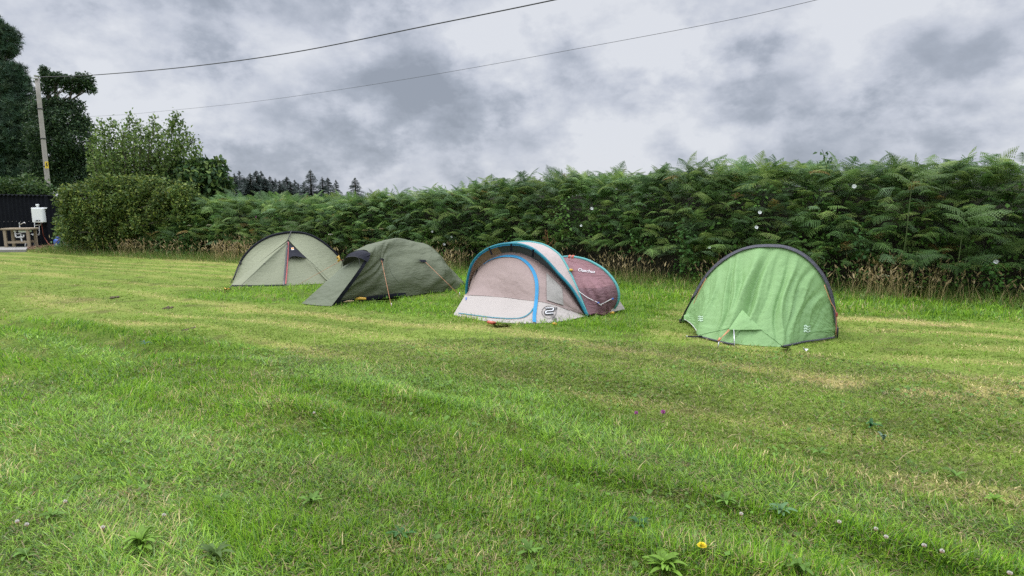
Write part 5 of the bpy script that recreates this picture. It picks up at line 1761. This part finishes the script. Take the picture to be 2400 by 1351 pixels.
def big_fern(x, y, size, lab, k, spread=1.0, tone=(.115, .195, .060)):
    c = facept(x, y, .42); g = Vector((c.x, c.y + .1, 0))
    root = thing('fern', lab, 'fern', g[:], 'single ferns standing out from the hedge')
    MB().tube([g, g * .5 + c * .5 + Vector((.03, .02, 0)), c], [.012, .009, .005], 6, c=(.10, .14, .05)).build('stem', M['leaf'], root, True)
    n = k
    az = np.linspace(-2.9, .2, n) + RNG.normal(0, .18, n)
    el = RNG.uniform(-.02, .5, n)
    D = np.stack([np.cos(az) * np.cos(el) * spread, np.sin(az) * np.cos(el), np.sin(el)], 1)
    P = np.array(tuple(c)) - np.array([0, 0, 1]) * RNG.uniform(0, .38, (n, 1)) * size * 1.2
    for i in range(n):
        cc = np.array([tone]) * (.8 + .4 * RNG.random())
        place(FT, P[i:i + 1], D[i:i + 1], np.array([[RNG.normal(0, .2), -.45, 1.0]]), np.array([size * RNG.uniform(.7, 1.1)]), cc, 'frond', M['frond'], None, None, root)


big_fern(2262, 500, .62, 'large pale bracken plant standing out in the hedge near the right edge', 9)
big_fern(2150, 590, .50, 'dark spreading fern low in the hedge between the green tent and right edge', 7, tone=(.070, .135, .042))
big_fern(2265, 605, .52, 'fern with long drooping fronds below the large pale bracken', 6, tone=(.065, .125, .040))
big_fern(2140, 405, .55, 'bright bracken crown arching above the skyline right of centre', 8, tone=(.11, .18, .05))
big_fern(700, 520, .50, 'pale bracken plant above the pale olive tent', 8, tone=(.12, .19, .06))
big_fern(1150, 548, .42, 'yellow green fern peeping over the teal hoops', 7, tone=(.13, .20, .045))


def vine(x, y0, y1, n, lab, tone):
    root = thing('climbing_plant', lab, 'plant', facept(x, y1, .1)[:], 'leafy climbers in the hedge')
    a, b = facept(x, y0, .34), facept(x + 12, y1, .22)
    st = MB(); pts = limb(st, b, a, .006, .003, int(x), 8, .05)
    st.C = [(.10, .13, .05)] * len(st.V); st.build('stem', M['leaf'], root, True)
    t = RNG.random(n); A, B = np.array(tuple(b)), np.array(tuple(a))
    P = A + (B - A) * t[:, None] + RNG.normal(0, 1, (n, 3)) * np.array([.13, .08, .05]) * (1.1 - .6 * t[:, None])
    D = sphere_dirs(n, -.2); D[:, 1] -= .3
    place(LT, P, D, np.c_[RNG.normal(0, .5, (n, 1)), RNG.normal(-.7, .3, (n, 1)), np.ones(n)], RNG.uniform(.05, .095, n), np.array([tone]) * (.7 + .6 * RNG.random((n, 1))), 'leaves', M['leaf'], None, None, root)


vine(1312, 460, 560, 85, 'bright leafy climber in the hedge above the pop-up tent', (.10, .20, .04))
vine(1498, 515, 610, 34, 'slim trailing climber in the hedge left of the green tent', (.07, .16, .04))
vine(1600, 520, 640, 150, 'bushy bramble climber beside the left of the green tent hoop', (.062, .145, .035))
vine(2010, 520, 660, 60, 'dim leafy climber right of the green tent hoop', (.052, .125, .034))
vine(2320, 610, 680, 60, 'leafy bindweed plant under the white flower near the right edge', (.062, .15, .03))
vine(1926, 350, 400, 26, 'thin bramble shoot standing above the hedge skyline', (.05, .10, .035))


def dead_stems(x0, x1, y0, y1, n, lab, name, tone, depth):
    root_p = facept((x0 + x1) / 2, y1, depth)
    mb = MB(); rr = random.Random(int(x0))
    for k in range(n):
        x = rr.uniform(x0, x1)
        b = facept(x, y1 + rr.uniform(-3, 6), depth + rr.uniform(-.15, .15)); t = facept(x + rr.uniform(-12, 16), y0 + rr.uniform(0, (y1 - y0) * .6), depth + rr.uniform(-.1, .2))
        mb.tube([b, b * .5 + t * .5 + Vector((rr.uniform(-.03, .03), 0, 0)), t], [.006, .005, .003], 4, c=tuple(q * rr.uniform(.7, 1.2) for q in tone))
        for j in range(3):
            q = b + (t - b) * rr.uniform(.4, 1)
            mb.tube([q, q + Vector((rr.uniform(-.08, .08), rr.uniform(-.05, .05), rr.uniform(.02, .09)))], .003, 3, c=tone)
    o = mb.build(name, M['leaf'], None, True, loc=root_p[:])
    tag(o, lab, 'plant')


dead_stems(1515, 1562, 412, 438, 16, 'dry tan dead stalks in a hollow on top of the hedge', 'dead_stalks', (.40, .29, .17), -1.0)
dead_stems(1279, 1288, 538, 585, 7, 'rusty brown dock stalk behind the teal hoops', 'dock_stalk', (.26, .13, .06), .35)


# ------------------------------------------------------------------ single flowers and rosettes in the grass
def clover(x, y, lab, pink=False, r=.012):
    g = G(x, y + 4); c = G(x, y + 4) + Vector((0, 0, .075))
    c = G(x, y, .055 + float(gz(g.x, g.y)))
    root = thing('clover_flower', lab, 'flower', (c.x, c.y, 0), 'clover flowers in the grass')
    MB().tube([(c.x, c.y + .01, 0), tuple(c)], .0018, 4, c=(.12, .19, .05)).build('stem', M['leaf'], root)
    mb = MB(); rr = random.Random(int(x * 7 + y))
    for k in range(70):
        u = (k + .5) / 70; th = math.acos(1 - 2 * u); a = k * 2.39996
        d = Vector((math.sin(th) * math.cos(a), math.sin(th) * math.sin(a), math.cos(th)))
        s = d.orthogonal().normalized() * r * .22
        lo = d.z < -.15
        col = (.40, .10, .32) if pink else ((.52, .30, .22) if lo else (.66, .62, .58))
        mb.add([c + d * r * .4 - s, c + d * r * .4 + s, c + d * r * rr.uniform(.95, 1.2) + s * .5 + Vector((0, 0, .002)), c + d * r * rr.uniform(.95, 1.2) - s * .5], [(0, 1, 2, 3)], col)
    mb.build('flower_head', M['petal'], root)


for x, y, lab in ((153, 1176, 'white clover head at the far left of the near grass'), (384, 1208, 'white and brown clover head left of centre in the near grass'), (40, 1223, 'pale clover head close to the left edge'), (63, 1230, 'browning clover head beside the pale one at the left edge'), (241, 1237, 'withered reddish clover head above a broad leaved plant'), (736, 968, 'small white clover head in long grass below the olive tents'),
                  (1220, 1056, 'small white clover head in the middle of the near grass'), (2077, 1259, 'white clover head, highest of a cluster at lower right'), (2053, 1240, 'tiny white clover bud above a cluster at lower right'), (2166, 1279, 'large white clover head in the cluster at lower right'), (2208, 1292, 'flattened white clover head, right one of the cluster at lower right'), (2367, 1344, 'white clover head in the bottom right corner'), (1967, 1224, 'pinkish clover head left of the cluster at lower right'), (1737, 1205, 'small white daisy-like clover head above the dandelion')):
    clover(x, y, lab, False, .009)
clover(1554, 966, 'purple clover head, right one of a pair in mid grass', True, .016)
clover(1491, 968, 'purple clover head, left one of a pair in mid grass', True, .013)

dg = G(1645, 1281, .065 + float(gz(G(1645, 1281).x, G(1645, 1281).y)))
dan = thing('dandelion', 'yellow dandelion flower in the near grass at lower right', 'flower', (dg.x, dg.y, 0))
MB().tube([(dg.x, dg.y + .01, 0), tuple(dg)], .0025, 5, c=(.16, .2, .06)).build('stem', M['leaf'], dan)
mb = MB()
for ring, (r, z, n) in enumerate(((.022, .0, 22), (.017, .005, 18), (.011, .009, 14), (.006, .011, 8))):
    for k in range(n):
        a = 2 * PI * k / n + ring * .3; d = Vector((math.cos(a), math.sin(a), .25 + ring * .3)).normalized(); s = Vector((-math.sin(a), math.cos(a), 0)) * .0022
        c = dg + Vector((0, 0, z))
        mb.add([c - s * .5, c + s * .5, c + d * r + s, c + d * r - s], [(0, 1, 2, 3)], (.80, .62, .03))
mb.build('petals', M['petal'], dan)


def rosette(x, y, n, L, lab, tone, upr=.5, wide=.09):
    g = G(x, y); g = G(x, y, float(gz(g.x, g.y)) + .015)
    root = thing('broad_leaved_weed', lab, 'plant', g[:], 'broad leaved weeds in the near grass')
    rr = random.Random(int(x + y)); mb = MB()
    for k in range(n):
        az = 2 * PI * k / n + rr.uniform(-.3, .3); l = L * rr.uniform(.65, 1.1); el = upr * rr.uniform(.35, 1.5)
        d = Vector((math.cos(az), math.sin(az), 0)); s = Vector((-math.sin(az), math.cos(az), 0)); tw = rr.uniform(-.4, .4)
        V, F = [], []; m = 7; p = g + Vector((0, 0, .01))
        for j in range(m + 1):
            t = j / m; an = el * (1.5 - 2.1 * t)
            w = l * wide * (math.sin(PI * min(1, t * .92 + .06)) ** .8) + .002
            sx = s * math.cos(tw * t) + Vector((0, 0, math.sin(tw * t)))
            V += [p - sx * w + Vector((0, 0, w * .35)), p, p + sx * w + Vector((0, 0, w * .35))]
            p = p + (d * math.cos(an) + Vector((0, 0, math.sin(an)))) * l / m
        for j in range(m):
            F += [(3 * j, 3 * j + 1, 3 * j + 4, 3 * j + 3), (3 * j + 1, 3 * j + 2, 3 * j + 5, 3 * j + 4)]
        q = rr.uniform(.75, 1.25)
        mb.add(V, F, tuple(v * q for v in tone))
    mb.build('leaves', M['leaf'], root, True)


LG = (.15, .27, .035); BG = (.11, .21, .035)
for x, y, n, L, lab, tone, u in ((330, 1290, 28, .125, 'bright plantain rosette at lower left, largest broad-leaved plant', LG, .95), (120, 1215, 9, .07, 'dim broad-leaved weed beside clover at the left', BG, .6), (730, 1185, 12, .09, 'pale narrow-leaved weed clump left of bottom centre', BG, .8), (1560, 1345, 28, .12, 'bright dock-like weed at the bottom edge left of the dandelion', LG, 1.1), (1830, 1205, 12, .085, 'pale grey green weed right of the dandelion', (.10, .19, .08), .7),
                              (1700, 1180, 9, .09, 'small dark weed above the dandelion', BG, .6), (1500, 1235, 10, .07, 'dark low weed left of the dandelion', (.045, .12, .04), .5), (1870, 1345, 10, .09, 'grey green broad weed at the bottom edge right of the dandelion', BG, .9), (2040, 1005, 10, .09, 'dark leaved weed in the mown grass at right', (.04, .13, .04), .8), (2070, 1035, 4, .08, 'grey upright leaf pair in mown grass at right', (.13, .2, .13), 1.2),
                              (1920, 1065, 7, .09, 'flat grey green weed in cut grass right of centre', BG, .4), (940, 1260, 9, .08, 'low dark weed at bottom centre left', (.05, .13, .035), .5), (1240, 1300, 11, .08, 'broad weed patch at bottom centre', BG, .6), (520, 1180, 8, .08, 'small weed with pale flat leaves left of bottom centre', BG, .5), (2330, 1180, 10, .08, 'leafy weed in long grass near the right edge', LG, .7), (2240, 1120, 7, .08, 'small weed where mown grass meets long grass at right', BG, .5),
                              (340, 808, 8, .08, 'bluish weed in the long grass at left, most distant', (.06, .13, .08), .5), (505, 1315, 9, .12, 'dock leaves with a reddish tinge beside a bare spot at lower left', (.09, .15, .04), .8), (60, 1310, 8, .07, 'weed in the bottom left corner', BG, .6)):
    rosette(x, y, n, L, lab, tone, u)

# ------------------------------------------------------------------ light, sky, camera
SUN_EL, SUN_AZ = math.radians(58), math.radians(-75)      # azimuth from +Y towards +X; sun behind cloud, high on the left
w = bpy.data.worlds.new('World'); SC.world = w; w.use_nodes = True
nt = w.node_tree; N, L = nt.nodes, nt.links
bg = N['Background']; bg.inputs['Strength'].default_value = 0.1
sky = N.new('ShaderNodeTexSky'); sky.sky_type = 'NISHITA'; sky.sun_disc = False
sky.sun_elevation = SUN_EL; sky.sun_rotation = SUN_AZ
tc = N.new('ShaderNodeTexCoord')


def math_(op, a, b=None, c=None, clamp=False):
    n = N.new('ShaderNodeMath'); n.operation = op; n.use_clamp = clamp
    for i, v in enumerate((a, b, c)):
        if v is None:
            continue
        if isinstance(v, (int, float)):
            n.inputs[i].default_value = v
        else:
            L.new(v, n.inputs[i])
    return n.outputs[0]


def smooth(v, a, b, lo=0.0, hi=1.0):
    n = N.new('ShaderNodeMapRange'); n.interpolation_type = 'SMOOTHSTEP'
    L.new(v, n.inputs[0])
    for i, q in enumerate((a, b, lo, hi)):
        n.inputs[i + 1].default_value = q
    return n.outputs[0]


sep = N.new('ShaderNodeSeparateXYZ'); L.new(tc.outputs['Generated'], sep.inputs[0])
zz = math_('MAXIMUM', sep.outputs[2], 0.0)
cmb = N.new('ShaderNodeVectorMath'); cmb.operation = 'MULTIPLY'; L.new(tc.outputs['Generated'], cmb.inputs[0]); cmb.inputs[1].default_value = (1, 1, 1.55)


def noise(scale, det, rough, dist, off):
    mp = N.new('ShaderNodeMapping'); mp.inputs['Location'].default_value = off
    L.new(cmb.outputs[0], mp.inputs[0])
    n = N.new('ShaderNodeTexNoise'); n.inputs['Scale'].default_value = scale; n.inputs['Detail'].default_value = det
    n.inputs['Roughness'].default_value = rough; n.inputs['Distortion'].default_value = dist
    L.new(mp.outputs[0], n.inputs['Vector'])
    return n.outputs[0]


def blob(px, py, sharp, amt):
    """a bank of cloud centred on one direction of the sky"""
    d = ray(px, py).normalized()
    v = N.new('ShaderNodeVectorMath'); v.operation = 'DOT_PRODUCT'; L.new(tc.outputs['Generated'], v.inputs[0]); v.inputs[1].default_value = d
    e = math_('EXPONENT', math_('MULTIPLY', math_('SUBTRACT', v.outputs['Value'], 1.0), sharp))
    return math_('MULTIPLY', e, amt)


big_n = noise(3.2, 4, 0.5, 0.0, (3.1, 1.7, 0.4))
mid_n = noise(7.5, 9, 0.55, 0.15, (7.3, 2.2, 1.1))
fin_n = noise(19.0, 8, 0.6, 0.1, (1.0, 5.0, 2.0))
# billows: soft rounded cells, pushed about by the noise
wv = N.new('ShaderNodeVectorMath'); wv.operation = 'ADD'; L.new(cmb.outputs[0], wv.inputs[0])
wc = N.new('ShaderNodeCombineXYZ'); L.new(math_('MULTIPLY', mid_n, .22), wc.inputs[0]); L.new(math_('MULTIPLY', fin_n, .10), wc.inputs[1]); L.new(wc.outputs[0], wv.inputs[1])
vo = N.new('ShaderNodeTexVoronoi'); vo.feature = 'SMOOTH_F1'; vo.inputs['Scale'].default_value = 8.0; vo.inputs['Smoothness'].default_value = .6
L.new(wv.outputs[0], vo.inputs['Vector'])
cl = math_('ADD', math_('MULTIPLY', big_n, 0.40), math_('MULTIPLY', mid_n, 0.47))
cl = math_('ADD', cl, math_('MULTIPLY', fin_n, 0.30))
cl = math_('ADD', cl, math_('MULTIPLY', vo.outputs['Distance'], 0.20))
cl = math_('ADD', cl, -0.058)
BL = [(420, 110, 110, -.055), (320, 60, 160, -.03), (800, 30, 70, -.06), (930, 120, 240, -.085), (1000, 40, 200, -.04), (690, 60, 200, -.04), (1060, 225, 420, -.085), (830, 240, 420, -.06), (690, 310, 160, -.06), (1090, 330, 300, -.05), (950, 350, 200, -.03), (480, 330, 120, -.03),
      (1345, 145, 520, -.13), (1250, 285, 420, -.07), (1760, 30, 220, -.07), (1740, 205, 300, -.05), (2330, 220, 60, -.075), (2050, 300, 120, -.05), (1860, 285, 300, -.05), (2150, 90, 260, -.03), (1500, 320, 200, -.02),
      (610, 190, 300, .06), (1150, 100, 420, .07), (1180, 160, 300, .04), (1470, 90, 110, .025), (1560, 250, 90, .03), (1680, 345, 300, .06), (240, 190, 200, .02), (1950, 150, 140, .03), (2330, 40, 160, .04), (760, 170, 420, .04), (1350, 380, 200, .04)]
for b_ in BL:
    cl = math_('ADD', cl, blob(*b_))
ramp = N.new('ShaderNodeValToRGB'); L.new(cl, ramp.inputs[0])
cr = ramp.color_ramp
cr.elements[0].position = .375; cr.elements[0].color = (.315, .352, .42, 1)
cr.elements[1].position = .65; cr.elements[1].color = (.745, .77, .825, 1)
e = cr.elements.new(.46); e.color = (.41, .45, .53, 1)
e = cr.elements.new(.54); e.color = (.57, .605, .69, 1)
# overcast: brighter overhead than near the horizon, boosted there to light the grass
hi = math_('ADD', smooth(zz, .30, .85, 1.0, SKYTOP if 'SKYTOP' in globals() else 4.3), 0.0)
sc_ = N.new('ShaderNodeVectorMath'); sc_.operation = 'SCALE'; L.new(ramp.outputs[0], sc_.inputs[0])
L.new(math_('MULTIPLY', hi, 10.0), sc_.inputs['Scale'])
mix = N.new('ShaderNodeMix'); mix.data_type = 'RGBA'; mix.inputs[0].default_value = .95
L.new(sky.outputs[0], mix.inputs[6]); L.new(sc_.outputs[0], mix.inputs[7])
L.new(mix.outputs[2], bg.inputs[0])

sl = bpy.data.lights.new('sun', 'SUN'); sl.energy = 1.5; sl.angle = math.radians(22); sl.color = (1, .96, .9)
so = bpy.data.objects.new('sun', sl); COL.objects.link(so)
dv = Vector((math.sin(SUN_AZ) * math.cos(SUN_EL), math.cos(SUN_AZ) * math.cos(SUN_EL), math.sin(SUN_EL)))
so.rotation_euler = (-dv).to_track_quat('-Z', 'Y').to_euler(); so.location = dv * 50

cam = bpy.data.cameras.new('camera'); co = bpy.data.objects.new('camera', cam); COL.objects.link(co)
co.location = CAM; co.rotation_euler = (PI / 2 - PITCH, 0, 0)
cam.sensor_width = 36; cam.lens = 36 * FPX / 2400; cam.clip_end = 3000; cam.clip_start = .05
SC.camera = co
SC.view_settings.view_transform = 'Standard'; SC.view_settings.look = 'None'
SC.view_settings.exposure = 0.0; SC.view_settings.gamma = 1
SC.cycles.max_bounces = 6; SC.cycles.diffuse_bounces = 3; SC.cycles.transmission_bounces = 3; SC.cycles.glossy_bounces = 2
SC.cycles.use_denoising = False
SC.cycles.sample_clamp_indirect = 6
